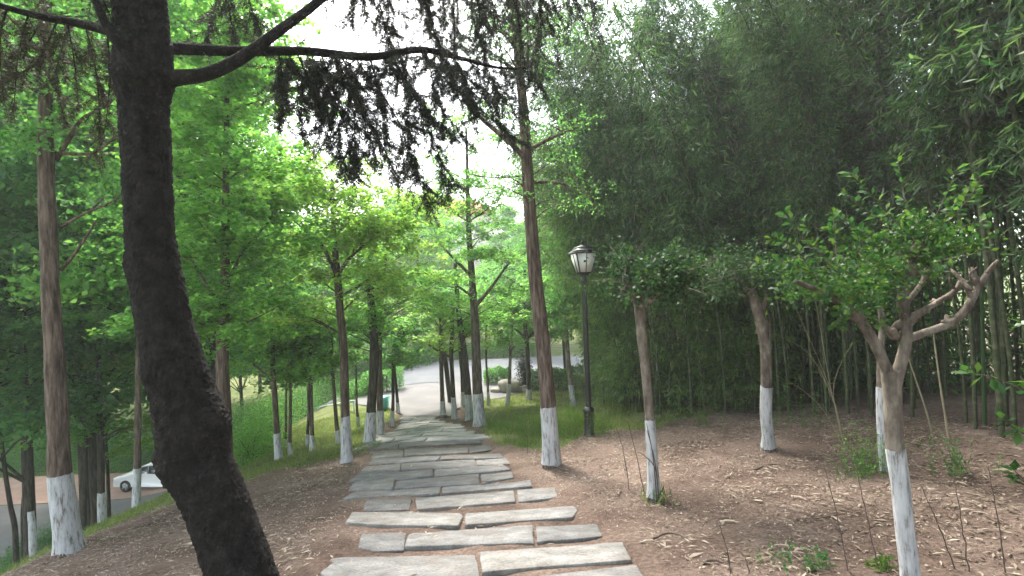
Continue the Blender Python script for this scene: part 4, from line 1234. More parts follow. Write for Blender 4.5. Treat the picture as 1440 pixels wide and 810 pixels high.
for k in range(5200):
    s = g.uniform(cum[2], cum[-1])
    p = front_pt(s) + front_n(s) * g.uniform(2.6, 9)
    z = H(*p) + 5.0 * g.uniform(0, 1)
    n_ = 26
    q = np.array([p[0], p[1], z]) + g.normal(size=(n_, 3)) * np.array([.5, .5, .4])
    dr = g.normal(size=(n_, 3)) + np.array([0, 0, -.7])
    dr /= np.linalg.norm(dr, axis=1)[:, None]
    tk.leaves(q, g.uniform(.16, .3, n_), .22, .3, g, dirs=dr, fold=.02)
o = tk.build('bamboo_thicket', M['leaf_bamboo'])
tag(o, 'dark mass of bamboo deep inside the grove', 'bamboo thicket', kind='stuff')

# extra bamboo added at the photographer's right, leaning over to shade the bank
g = np.random.default_rng(67)
tk = MB()
for _ in range(190):
    t = g.uniform(0, 1)
    p = np.array([3.6 + 3.4 * min(1, t * 2) + g.uniform(0, 2.5), -6 + 13 * t + g.normal() * .4])
    z = H(*p); h = g.uniform(9, 11.5)
    dr = np.array([-g.uniform(1.0, 6.0), g.normal() * .8])
    P = resample([(p[0], p[1], z - .1), (p[0] + dr[0] * .06, p[1] + dr[1] * .1, z + h * .62), (p[0] + dr[0], p[1] + dr[1], z + h)], 12)
    tk.tube(P, np.linspace(.03, .008, 12), 6, False)
    for k in range(36):
        c = P[g.integers(5, 12)] + g.normal(size=3) * np.array([.5, .5, .4])
        d_ = g.normal(size=(22, 3)) + np.array([0, 0, -.7])
        d_ /= np.linalg.norm(d_, axis=1)[:, None]
        tk.leaves(c + g.normal(size=(22, 3)) * .25, g.uniform(.12, .2, 22), .18, .3, g, dirs=d_, fold=.02)
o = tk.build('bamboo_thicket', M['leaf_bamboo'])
tag(o, 'bamboo added to the right of the photographer to shade the bank', 'bamboo thicket', kind='stuff')

# unseen canopy added over and behind the photographer to shade the near slabs
g = np.random.default_rng(68)
tk = MB()
for (x_, y_) in [(-3.5, -4.5), (-.5, -7), (2.4, -5.5), (-6, -1.5), (-7.5, -6)]:
    z = H(x_, y_)
    P = resample([(x_, y_, z - .2), (x_ + .1, y_, z + 5), (x_, y_ + .4, z + 10)], 14)
    tk.tube(P, np.linspace(.16, .03, 14), 10, True, .05, seed=3)
    for k in range(60):
        C = np.array([x_, y_ + .8, z + 7.4]) + g.normal(size=3) * np.array([1.7, 1.9, 1.1])
        C[2] = max(C[2], z + 5.2)
        tk.tube(resample([P[g.integers(6, 13)], C], 4), np.linspace(.03, .006, 4), 4, False)
        tk.leaves(C + g.normal(size=(130, 3)) * np.array([.5, .5, .16]), g.uniform(.06, .1, 130), .8, .55, g)
o = tk.build('shade_canopy', M['leaf_mid'])
tag(o, 'unseen leafy canopy added behind the photographer to shade the path', 'wood', kind='stuff')

# leaning dead culms in front of the grove
for (q, lab) in [([(956, 432), (972, 490), (990, 558)], 'leftmost thin pale dead culm leaning at the grove edge'), ([(966, 425), (980, 490), (992, 558)], 'thin dead culm leaning close beside the leftmost pale one'),
                 ([(972, 440), (994, 500), (1014, 557)], 'longest pale dead culm leaning across the dark gap in the grove'), ([(990, 470), (1005, 520), (1020, 552)], 'short dead culm leaning behind the longest pale one'),
                 ([(1018, 436), (1040, 490), (1060, 540)], 'pale dead culm leaning just left of the crooked-footed crape myrtle'), ([(1312, 465), (1322, 540), (1336, 625)], 'pale bare culm standing right of the large forked crape myrtle'), ([(1276, 500), (1300, 570), (1312, 610)], 'grey-green culm leaning behind the large forked crape myrtle')]:
    b = GR(*q[-1])
    mb = MB()
    P = resample([np.array(b) - np.array([0, 0, .05])] + [np.array(PX(a[0], a[1], b.y - .05)) for a in q[-2::-1]], 16)
    r_ = np.linspace(.014, .006, 16); r_[::3] *= 1.2
    mb.tube(P, r_, 7, True)
    tag(mb.build('dead_culm', M['culm_dry'], origin=b, sm=True), lab, 'dead bamboo', 'leaning dead bamboo culms')

# bamboo sprout with pale stems and a few blades
b = GR(1188, 632)
o_ = empty('bamboo_sprout', b, 'young bamboo sprout with thin pale stems left of the large forked crape myrtle', 'bamboo sprout')
st, lf = MB(), MB()
gs = np.random.default_rng(9)
for q in [[(1188, 632), (1172, 565), (1140, 500), (1095, 472)], [(1188, 632), (1160, 580), (1128, 548), (1090, 527)], [(1188, 632), (1172, 560), (1140, 480), (1100, 392)], [(1188, 632), (1172, 555), (1183, 510), (1200, 482)], [(1172, 565), (1160, 500), (1148, 430), (1140, 400)], [(1188, 632), (1180, 600), (1172, 560), (1150, 520)]]:
    P = resample([np.array(PX(a[0], a[1], b.y)) for a in q], 18)
    st.tube(P, np.linspace(.005, .002, 18), 5, False)
    for k in range(9, 18):
        if gs.random() < .6:
            dr = (P[k] - P[k - 1]); dr /= np.linalg.norm(dr)
            dr = dr + gs.normal(size=3) * .5; dr /= np.linalg.norm(dr)
            lf.leaves((P[k] + dr * .06)[None], gs.uniform(.08, .16), .13, .3, gs, dirs=dr[None], fold=.02)
st.build('stem', M['culm_dry'], o_, b, True)
lf.build('leaf_blades', M['weed'], o_, b)

# ------------------------------------------------------------------ broadleaf shrub at the right picture edge
sd = 2.6
b3 = PX(1475, 700, sd)
b = Vector((b3.x, sd, H(b3.x, sd)))
o_ = empty('broadleaf_shrub', b, 'leafy shrub with broad leaves and a white blossom at the right picture edge', 'shrub')
st, lf, fl = MB(), MB(), MB()
for q in [[(1480, 760), (1478, 620), (1450, 560), (1400, 532), (1362, 525)], [(1480, 700), (1470, 560), (1460, 490), (1440, 455)], [(1480, 720), (1470, 640), (1440, 610), (1410, 590)], [(1480, 650), (1500, 520), (1480, 430)], [(1480, 760), (1450, 690), (1425, 660)]]:
    P = resample([np.array(PX(a[0], a[1], sd)) for a in q], 20)
    st.tube(P, np.linspace(.006, .002, 20), 6, False)
    for k in range(7, 20):
        tdir = P[k] - P[k - 1]; tdir /= np.linalg.norm(tdir)
        for _ in range(2):
            dr = tdir * .5 + gs.normal(size=3) * .7; dr /= np.linalg.norm(dr)
            L_ = gs.uniform(.05, .09)
            lf.leaves((P[k] + dr * L_ * .6)[None], L_, .5, .7, gs, dirs=dr[None], fold=.06)
c = np.array(PX(1437, 456, sd))
for k in range(9):
    a = k * 2.4
    dr = np.array([math.cos(a), math.sin(a) * .6, .5 * math.sin(a * 1.7) + .2]); dr /= np.linalg.norm(dr)
    fl.leaves((c + dr * .014)[None], .034, .7, .4, gs, dirs=dr[None], fold=.1)
st.build('stem', M['twig'], o_, b, True)
lf.build('leaves', M['leaf_crape'], o_, b)
fl.build('blossom', M['petal'], o_, b)

# ------------------------------------------------------------------ dry stalks, sticks
GS = 'bare dry stalks standing on the right bank'
for (q, lab) in [([(1195, 806), (1178, 730), (1158, 652)], 'bare dry stalk left of the large crape myrtle, leftmost of the two there'), ([(1236, 800), (1220, 730), (1204, 660)], 'bare dry stalk closest to the left of the large crape myrtle'),
                 ([(1346, 802), (1322, 745), (1296, 683)], 'slanting bare stalk just right of the large crape myrtle'), ([(1364, 807), (1354, 745), (1342, 676)], 'middle bare stalk of the three right of the large crape myrtle'),
                 ([(1415, 806), (1404, 730), (1390, 655)], 'rightmost bare stalk near the right picture edge'), ([(885, 690), (878, 640), (866, 596)], 'thin bare stalk farther left of the umbrella-crowned crape myrtle'),
                 ([(906, 692), (895, 640), (882, 590)], 'thin bare stalk close at the left of the umbrella-crowned crape myrtle'), ([(1028, 808), (1022, 770), (1012, 738)], 'short bare stalk in the middle of the leaf-strewn earth'),
                 ([(1054, 808), (1051, 795), (1047, 780)], 'stub of a bare stalk at the bottom edge, right of the path'), ([(742, 640), (741, 612), (738, 590)], 'small dry stalk just left of the tall leaning tree foot')]:
    b = GR(*q[0])
    P = resample([np.array(b) - np.array([0, 0, .04])] + [np.array(PX(a[0], a[1], b.y)) for a in q[1:]], 14)
    P[1:-1] += rng.normal(size=(12, 3)) * .003
    mb = MB()
    mb.tube(P, np.linspace(.0048, .0022, 14) * (1 if b.y < 5 else 1.3), 6, True)
    for k in range(5):
        p = P[rng.integers(4, 13)]
        mb.tube(np.array([p, p + np.array([rng.normal() * .03, rng.normal() * .03, .05])]), [.002, .001], 4, True)
    tag(mb.build('dry_stalk', M['twig'], origin=b, sm=True), lab, 'dry stalk', GS)
# bent twigs at the foot of the thin crape myrtle
b = GR(924, 704)
o_ = empty('reed_clump', b, 'dark bent twigs and green blades at the foot of the umbrella-crowned crape myrtle', 'reeds')
st, lf = MB(), MB()
for q in [[(926, 706), (922, 660), (905, 640), (896, 636)], [(927, 706), (921, 650), (910, 605)], [(924, 706), (918, 640), (909, 595)]]:
    st.tube(resample([np.array(PX(a[0], a[1], b.y - .12)) for a in q], 12), np.linspace(.008, .003, 12), 6, True)
for k in range(50):
    dr = np.array([gs.normal() * .5, gs.normal() * .5, 1]); dr /= np.linalg.norm(dr)
    L_ = gs.uniform(.1, .3)
    lf.leaves((np.array(b) + np.array([gs.normal() * .1, gs.normal() * .1 - .08, 0]) + dr * L_ * .5)[None], L_, .06, 0, gs, dirs=dr[None], fold=0)
st.build('twigs', M['twig'], o_, b, True)
lf.build('blades', M['weed'], o_, b)
for (q, r_, mt, lab) in [([(917, 759), (943, 753), (968, 759)], .011, 'twig', 'curved brown stick lying right of the second step row'), ([(1013, 736), (1040, 737)], .014, 'stick_pale', 'pale straight wood chip lying amid the right bank'),
                         ([(463, 722), (478, 715), (498, 718)], .011, 'twig', 'dark curved stick lying at the left edge of the path'), ([(988, 795), (1002, 792), (1018, 794)], .014, 'twig', 'dark stick lying near the bottom edge right of the path'),
                         ([(1080, 776), (1096, 770), (1130, 775)], .010, 'stick_pale', 'pale stick lying left of the low weed clump'), ([(1060, 662), (1090, 655), (1130, 662)], .012, 'twig', 'brown stick lying below the crooked-footed crape myrtle'),
                         ([(900, 764), (926, 763)], .009, 'stick_pale', 'pale stick lying just left of the curved brown one'), ([(1120, 730), (1150, 733), (1190, 722)], .009, 'twig', 'thin crooked stick lying left of the dry stalks')]:
    P = resample([np.array(GR(*a)) + np.array([0, 0, r_ * .8]) for a in q], 12)
    P[3:9, 2] += .012
    mb = MB()
    mb.tube(P, np.linspace(r_, r_ * .55, 12), 7, True, .1, seed=3)
    tag(mb.build('fallen_stick', M[mt], origin=P[6], sm=True), lab, 'stick', 'sticks lying on the earth')

# ------------------------------------------------------------------ leaf litter and grass (uncountable)
def scatter(n, x0, x1, y0, y1, keep, g):
    X = g.uniform(x0, x1, n)
    Y = g.uniform(y0, y1, n)
    k = keep(X, Y, g.uniform(0, 1, n))
    return X[k], Y[k]


def lit_keep(X, Y, u):
    dc = np.abs(X - xcen(Y))
    dens = smooth(1.35, 2.1, dc) * .9 + .05
    patch = .5 + .5 * np.sin(X * 1.7 + 1.3 * np.sin(Y * 1.1)) * np.sin(Y * 1.9 + X * .6)
    rb = smooth(2.5, 5.5, X) + smooth(7, 11, Y) * .7
    right = X > xcen(Y)
    dens = dens * np.where(right, .14 + .8 * patch ** 1.3 + .5 * rb, .25 + .85 * patch ** 1.3)
    dens = dens * (1 - .9 * grassy(X, Y))
    return u < dens


g = np.random.default_rng(31)
lt = MB()
for (n_, x0, x1, y0, y1, s0, s1) in [(52000, -8, 7.2, 2.2, 13.5, .035, .11), (420, -5, 6, 2.4, 9, .11, .2)]:
    X, Y = scatter(n_, x0, x1, y0, y1, lit_keep, g)
    n_ = len(X)
    a = g.uniform(0, 6.28, n_)
    D = np.stack([np.cos(a), np.sin(a), g.normal(size=n_) * .14 - .18 * np.sin(a)], 1)
    C = np.stack([X, Y, height(X, Y) + .010 + np.abs(g.normal(size=n_)) * .008], 1)
    lt.leaves(C, g.uniform(s0, s1, n_), .19, .75, g, dirs=D, fold=.06)
# small crumbs of bark and broken leaf
X, Y = scatter(60000, -7.5, 7, 2.2, 10, lambda X, Y, u: (u < .7 * (1 - grassy(X, Y)) * smooth(1.2, 1.7, np.abs(X - xcen(Y)))), g)
C = np.stack([X, Y, height(X, Y) + .006], 1)
lt.leaves(C, g.uniform(.012, .035, len(X)), .6, .6, g)
tag(lt.build('leaf_litter', M['litter']), 'pale dry bamboo leaves strewn over the earth', 'leaf litter', kind='stuff')


def grass_obj(n, x0, x1, y0, y1, keep, h0, h1, wid, mat, label, seed):
    g = np.random.default_rng(seed)
    X, Y = scatter(n, x0, x1, y0, y1, keep, g)
    n_ = len(X)
    tuft = .5 + .5 * np.sin(X * 9 + 2 * np.sin(Y * 5)) * np.sin(Y * 8 + 1.5 * np.sin(X * 6))
    L_ = g.uniform(h0, h1, n_) * g.uniform(.5, 1, n_) * (.35 + .9 * tuft)
    D = np.stack([g.normal(size=n_) * .35, g.normal(size=n_) * .35, np.ones(n_)], 1)
    D /= np.linalg.norm(D, axis=1)[:, None]
    C = np.stack([X, Y, height(X, Y) - .01], 1) + D * L_[:, None] * .5
    mb = MB()
    mb.leaves(C, L_, 1, 0, g, dirs=D, fold=0)
    # blade width is absolute
    V = mb.v[0].reshape(-1, 4, 3)
    c = (V[:, 1] + V[:, 3]) / 2
    w = (V[:, 1] - V[:, 3])
    w = w / (np.linalg.norm(w, axis=1)[:, None] + 1e-9) * (wid * (.6 + .05 * Y))[:, None] * .5
    base = V[:, 0]
    V[:, 1] = base * .75 + V[:, 2] * .25 + w
    V[:, 3] = base * .75 + V[:, 2] * .25 - w
    V[:, 2] += np.stack([g.normal(size=n_), g.normal(size=n_), -np.abs(g.normal(size=n_))], 1) * (L_ * .18)[:, None]
    mb.v[0] = V.reshape(-1, 3)
    return tag(mb.build('grass', M[mat]), label, 'grass', kind='stuff')


grass_obj(150000, -13, -1.5, 5.5, 20, lambda X, Y, u: (u < grassy(X, Y) * .9) & (left_L(X, Y) > 0.1) & (left_L(X, Y) < 7.5), .06, .22, .010, 'grass', 'short sunlit grass along the left bank', 41)
grass_obj(70000, -2.5, 4.0, 9.5, 21, lambda X, Y, u: (u < grassy(X, Y) * np.clip(.55 + .6 * np.sin(X * 3.1 + Y * 1.7) * np.sin(Y * 2.3 - X * 1.9), .02, 1) ** 1.6) & (X > xcen(Y)), .08, .30, .011, 'grass', 'grass behind the tall leaning tree on the right', 42)
grass_obj(9000, -1.2, 2.3, 10.6, 15, lambda X, Y, u: (u < grassy(X, Y) ** 2 * (.5 + .5 * np.sin(X * 5 + Y * 3))) & (X > xcen(Y) + 1.7), .35, .75, .013, 'weed', 'tall weeds between the tall leaning tree and the lamp', 43)


def weed_clump(px, py, w, hgt, n, label, seed, mat='weed', leafy=True):
    b = GR(px, py)
    s_ = b.y / F
    g = np.random.default_rng(seed)
    o = empty('weed_clump', b, label, 'weeds', 'weed clumps on the right bank')
    st, lf = MB(), MB()
    for k in range(n):
        p = np.array([b.x + g.normal() * w * s_ * .4, b.y + g.normal() * w * s_ * .3, 0])
        p[2] = H(p[0], p[1]) - .01
        e = p + np.array([g.normal() * .25, g.normal() * .25, 1]) * hgt * s_ * g.uniform(.4, 1)
        P = resample([p, (p + e) / 2 + g.normal(size=3) * .01, e], 7)
        st.tube(P, np.linspace(.003, .001, 7), 3, False)
        for q in range(1, 7):
            for _ in range(2):
                dr = g.normal(size=3) * .8 + np.array([0, 0, .4]); dr /= np.linalg.norm(dr)
                L_ = g.uniform(.02, .055)
                lf.leaves((P[q] + dr * L_ * .6)[None], L_, .4, .5, g, dirs=dr[None], fold=.05)
    st.build('stems', M['weed'], o, b)
    lf.build('leaves', M[mat], o, b)
    return o


weed_clump(1220, 672, 50, 80, 60, 'dark green weed bush behind the foot of the large crape myrtle', 1, 'leaf_mid')
weed_clump(1130, 800, 55, 34, 17, 'low green weed clump at the bottom edge left of the dry stalks', 2, 'leaf_dark')
weed_clump(1345, 668, 35, 55, 26, 'grey-green weed clump right of the large crape myrtle', 3, 'leaf_dark')
weed_clump(845, 614, 26, 50, 40, 'leafy weeds around the right side of the lamp foot', 4)
weed_clump(812, 612, 20, 45, 30, 'leafy weeds around the left side of the lamp foot', 5)
weed_clump(1115, 600, 60, 60, 40, 'dark weeds behind the crooked-footed crape myrtle', 6, 'leaf_dark')
weed_clump(985, 600, 30, 40, 22, 'small weeds on the leaf-strewn earth in front of the leaning dead culms', 7)
weed_clump(765, 612, 40, 55, 50, 'tall leafy weeds left of the tall leaning tree', 8)
weed_clump(735, 605, 40, 55, 50, 'leafy weeds at the front edge of the tall grass', 9)
weed_clump(1240, 800, 20, 18, 10, 'tiny bright green weed at the foot of a dry stalk', 10)
weed_clump(1040, 575, 50, 40, 30, 'low dark weeds along the foot of the bamboo grove', 11, 'leaf_dark')

# ------------------------------------------------------------------ shrubs, hedge, boulders
def shrub(name, label, c, rad, n, lsize, leaf, seed, cat='shrub', group=None, ncl=14):
    g = np.random.default_rng(seed)
    o = empty(name, c, label, cat, group)
    st, cb = MB(), MB()
    c = np.array(c)
    rad = np.array(rad)
    for k in range(ncl):
        q = g.normal(size=3); q /= np.linalg.norm(q)
        q[2] = abs(q[2])
        C = c + q * rad * g.uniform(.4, .85) * np.array([1, 1, 2 * .9])
        st.tube(resample([c - np.array([0, 0, .05]), (c + C) / 2 + g.normal(size=3) * .05, C], 6), np.linspace(.02, .005, 6), 5, False)
        m_ = n // ncl
        P = C + g.normal(size=(m_, 3)) * rad * .30
        P[:, 2] = np.maximum(P[:, 2], c[2] + .02)
        cb.leaves(P, lsize * g.uniform(.6, 1.2, m_), .6, .4, g)
    st.build('stems', M['bark_dark'], o, c, True)
    cb.build('foliage', M[leaf], o, c)
    return o


GL = 'shrubs below the left bank'
for k, (px, d_, rx, rz_, lf_, lab) in enumerate([
    (345, 15, 1.0, .85, 'leaf_bright', 'bright shrub right beside the bend of the cedar trunk'), (330, 18.5, 1.5, 1.1, 'leaf_mid', 'wide shrub at the back of the left bank, behind the bright one'),
    (372, 22, 1.5, 1.2, 'leaf_bright', 'rounded shrub behind the forked whitewashed tree on the bank'), (420, 26, 1.7, 1.3, 'leaf_mid', 'shrub behind the pale rail on the left'),
    (455, 29, 1.7, 1.2, 'leaf_bright', 'bright shrub past the pale rail'), (300, 22, 1.7, 1.4, 'leaf_mid', 'mid green shrub hidden behind the cedar trunk'),
    (495, 24, .8, .5, 'leaf_mid', 'low shrub by the foot of the slender tree row'), (90, 19, 1.2, .8, 'leaf_dark', 'dark shrub at the edge of the car park'), (30, 18, 1.0, .7, 'leaf_dark', 'dark shrub at the left picture edge above the car park')]):
    X = (px - 720) / F * d_
    shrub('shrub', lab, (X, d_, H(X, d_)), (rx, rx, rz_), 5200, .075, lf_, 70 + k, group=GL, ncl=20)
GW = 'bushes on the far side of the car park'
gw = np.random.default_rng(19)
pb = shrub('bush', 'x', (0, 0, 0), (1.7, 1.7, 1.25), 9000, .085, 'leaf_mid', 300, group=GW, ncl=26)
pm = shrub('bush', 'x', (0, 0, 0), (1.8, 1.8, 1.4), 9000, .085, 'leaf_dark', 301, group=GW, ncl=26)
first = {}
for k in range(30):
    x_ = -37 + k * 1.02 + gw.normal() * .3
    y_ = (28.6 if x_ < -13 else 30.5 + (x_ + 13) * .3) + gw.uniform(0, 3.2)
    pr = [pb, pm][k % 2]
    lab = ['mid green bush beyond the car park, seen between the left trunks', 'dark green bush beyond the car park, seen between the left trunks'][k % 2]
    sc_ = gw.uniform(.8, 1.35)
    if k % 2 not in first:
        first[k % 2] = 1
        pr.location = (x_, y_, H(x_, y_)); pr.scale = (sc_,) * 3
        pr['label'] = lab; pr['group'] = lab.split(' bush')[0] + ' bushes beyond the car park'
    else:
        dup(pr, (x_, y_, H(x_, y_)), gw.uniform(0, 6.28), sc_, lab, lab.split(' bush')[0] + ' bushes beyond the car park')
# clipped hedges by the road
for (x0, x1, y_, h_, dpt, lab, lf_) in [(-1.6, -.3, 24.3, .75, .9, 'clipped low hedge left of the boulder, along the road', 'leaf_mid'), (.55, 3.2, 22.5, .95, 1.0, 'dark clipped hedge right of the boulder', 'leaf_dark'),
                                       (-7.6, -5.6, 24.0, 1.1, 1.0, 'grey-green clipped hedge by the small dark notice board', 'leaf_mid'), (-7, 2, 33.3, .9, .9, 'long low hedge on the far side of the road', 'leaf_mid')]:
    g = np.random.default_rng(int(x0 * 10) + 99)
    n_ = int((x1 - x0) * 2600)
    P = np.stack([g.uniform(x0, x1, n_), y_ + g.uniform(-.5, .5, n_) * dpt, g.uniform(0.02, 1, n_) ** .7], 1)
    wob = 1 + .08 * np.sin(P[:, 0] * 5) + .05 * np.sin(P[:, 0] * 13)
    zb = height(P[:, 0], P[:, 1])
    P[:, 2] = zb + P[:, 2] * h_ * wob
    o = empty('hedge', ((x0 + x1) / 2, y_, H((x0 + x1) / 2, y_)), lab, 'hedge')
    cb, st = MB(), MB()
    cb.leaves(P, g.uniform(.05, .1, n_), .6, .35, g)
    for x in np.arange(x0 + .2, x1, .4):
        z = H(x, y_)
        st.tube(np.array([[x, y_, z - .05], [x + .05, y_, z + h_ * .4], [x - .05, y_ + .03, z + h_ * .85]]), [.025, .02, .01], 5, True)
    st.build('stems', M['bark_dark'], o, o.location, True)
    cb.build('foliage', M[lf_], o, o.location)
# dark conical bush
bz = GR(738, 549)
shrub('conical_bush', 'dark purplish narrow bush standing behind the boulder', (bz.x + .05, bz.y + 1.2, H(bz.x, bz.y + 1.2)), (.42, .42, 1.05), 5200, .07, 'leaf_purple', 91, ncl=24)


def boulder(px, py, w, h, label, seed, over=0):
    b = GR(px, py)
    g = np.random.default_rng(seed)
    s_ = b.y / F
    import bmesh
    bm = bmesh.new()
    bmesh.ops.create_icosphere(bm, subdivisions=4, radius=1)
    ph = g.uniform(0, 6.28, (9, 3)); fr = g.uniform(.8, 3, (9, 3))
    for v in bm.verts:
        c = np.array(v.co)
        n_ = sum(math.sin(fr[k] @ c + ph[k][0]) for k in range(9)) / 9
        c = c * (1 + .28 * n_)
        c = np.sign(c) * np.abs(c) ** .8
        z01 = (c[2] + 1) / 2
        c[0] *= 1 + over * (z01 - .6)
        v.co = (c[0] * w * s_ / 2, c[1] * w * s_ * .4, c[2] * h * s_ / 2)
    me = bpy.data.meshes.new('boulder')
    bm.to_mesh(me); bm.free()
    me.materials.append(M['rock'])
    o = bpy.data.objects.new('boulder', me)
    o.location = b + Vector((0, 0, h * s_ * .38))
    o.rotation_euler = (0, 0, g.uniform(-.4, .4))
    COL.objects.link(o)
    return tag(o, label, 'boulder', 'boulders by the road')


boulder(716, 551, 30, 20, 'large pale boulder with an overhanging top, biggest by the road', 1, .7)
boulder(698, 552, 16, 8, 'flat pale rock lying left of the overhanging boulder', 2)
boulder(727, 550, 15, 8, 'low grey rock under the right side of the overhanging boulder', 3)
boulder(738, 546, 8, 5, 'small pale rock right of the overhanging boulder', 4)
boulder(749, 544, 8, 5, 'smallest pale rock at the foot of the dark hedge', 5)

# ------------------------------------------------------------------ lamp post
lb_ = GR(829, 613)
lean = PX(822, 385, lb_.y) - lb_
lamp = empty('lamp_post', lb_, 'black park lamp post with a white-paned square lantern before the bamboo', 'lamp post')
s_ = lb_.y / F
H0 = 228 * s_          # height of the lantern foot
c = (0, 0, 0)
mb = MB()
mb.lathe(c, [(.10, -.1), (.128, 0), (.128, .05), (.112, .07), (.112, 34 * s_), (.126, 35 * s_), (.132, 37 * s_), (.118, 38.5 * s_), (.09, 40 * s_), (.072, 41.5 * s_)], 24)
mb.build('pedestal', M['lamp_black'], lamp, sm=False)
mb = MB()
mb.lathe(c, [(.070, 41 * s_), (.068, 43 * s_), (.062, 120 * s_), (.056, H0 - .22), (.058, H0 - .2), (.075, H0 - .18), (.075, H0 - .15), (.056, H0 - .13), (.05, H0 - .05), (.09, H0 - .03), (.11, H0)], 24)
mb.build('pole', M['lamp_black'], lamp, sm=False)
a0, a1, hg = .135, .235, 28 * s_
mb = MB()
mb.frustum(0, 0, H0, H0 + .035, a0 * .8, a0 + .012)
for sx in (-1, 1):
    for sy in (-1, 1):
        mb.tube(np.array([[sx * a0, sy * a0, H0 + .02], [sx * a1, sy * a1, H0 + hg]]), [.016, .016], 6, True)
for (ax, sg) in [(0, 1), (0, -1), (1, 1), (1, -1)]:
    p0 = np.zeros(3); p1 = np.zeros(3)
    p0[ax] = sg * (a0 + .004); p1[ax] = sg * (a1 + .004)
    p0[2] = H0 + .02; p1[2] = H0 + hg
    mb.tube(np.array([p0, p1]), [.010, .010], 6, True)
mb.build('lantern_frame', M['lamp_black'], lamp)
for (ax, sg) in [(0, 1), (0, -1), (1, 1), (1, -1)]:
    e = .012
    if ax == 0:
        V = [[sg * a0, -a0, H0 + .036], [sg * a0, a0, H0 + .036], [sg * a1, a1, H0 + hg], [sg * a1, -a1, H0 + hg]]
    else:
        V = [[-a0, sg * a0, H0 + .036], [a0, sg * a0, H0 + .036], [a1, sg * a1, H0 + hg], [-a1, sg * a1, H0 + hg]]
    V = np.array(V)
    inn = V.copy()
    inn[:, ax] -= sg * .006
    mb = MB()
    mb.add(np.vstack([V, inn]), [[[0, 1, 2, 3], [7, 6, 5, 4], [0, 4, 5, 1], [1, 5, 6, 2], [2, 6, 7, 3], [3, 7, 4, 0]]])
    mb.build('pane', M['frost'], lamp)
mb = MB()
z = H0 + hg
mb.frustum(0, 0, z, z + .035, .275, .275)
mb.frustum(0, 0, z + .036, z + .12, .265, .165)
mb.frustum(0, 0, z + .121, z + .16, .17, .15)
mb.frustum(0, 0, z + .161, z + .20, .13, .05)
mb.build('lantern_roof', M['lamp_black'], lamp)
mb = MB()
mb.lathe((0, 0, z + .195), [(.03, 0), (.02, .04), (.035, .06), (.035, .08), (.015, .10), (.022, .13), (.012, .16), (.004, .22)], 12)
mb.build('finial', M['lamp_black'], lamp)
lamp.rotation_euler = (0, math.atan2(lean.x, lean.z) * .6, math.radians(12))

# ------------------------------------------------------------------ white car in the car park
cd = 24.4
cw = PX(176, 690, cd)
car = empty('parked_car', (cw.x + 1.15, cd + .8, H(cw.x, cd) + .03), 'white parked hatchback half hidden behind the cedar trunk, far below the bank', 'car')
car.rotation_euler = (0, 0, math.radians(-6))
car.scale = (.9, .9, .9)
prof = [(-2.08, .28), (-2.12, .48), (-2.05, .72), (-1.75, .86), (-1.15, .96), (-.95, 1.0), (-.35, 1.42), (-.05, 1.50), (.85, 1.51), (1.45, 1.42), (1.95, 1.02), (2.08, .95), (2.10, .55), (2.04, .28)]


def car_body():
    mb = MB()
    ys = [(-.84, .90), (-.86, .97), (-.80, 1.0), (.80, 1.0), (.86, .97), (.84, .90)]
    n_ = len(prof)
    V = []
    for yy, k in ys:
        for (x, z) in prof:
            tum = .14 * max(0, (z - .95)) / .55
            V.append((x * (1 if abs(yy) < .81 else .985), yy * (1 - tum), .28 + (z - .28) * (k if z < 1.0 else 1 - (1 - k) * .3)))
    q = []
    for a in range(len(ys) - 1):
        for b in range(n_):
            q.append([a * n_ + b, (a + 1) * n_ + b, (a + 1) * n_ + (b + 1) % n_, a * n_ + (b + 1) % n_])
    mb.add(V, [q, np.arange(n_)[None], (np.arange(n_)[::-1] + (len(ys) - 1) * n_)[None]])
    return mb


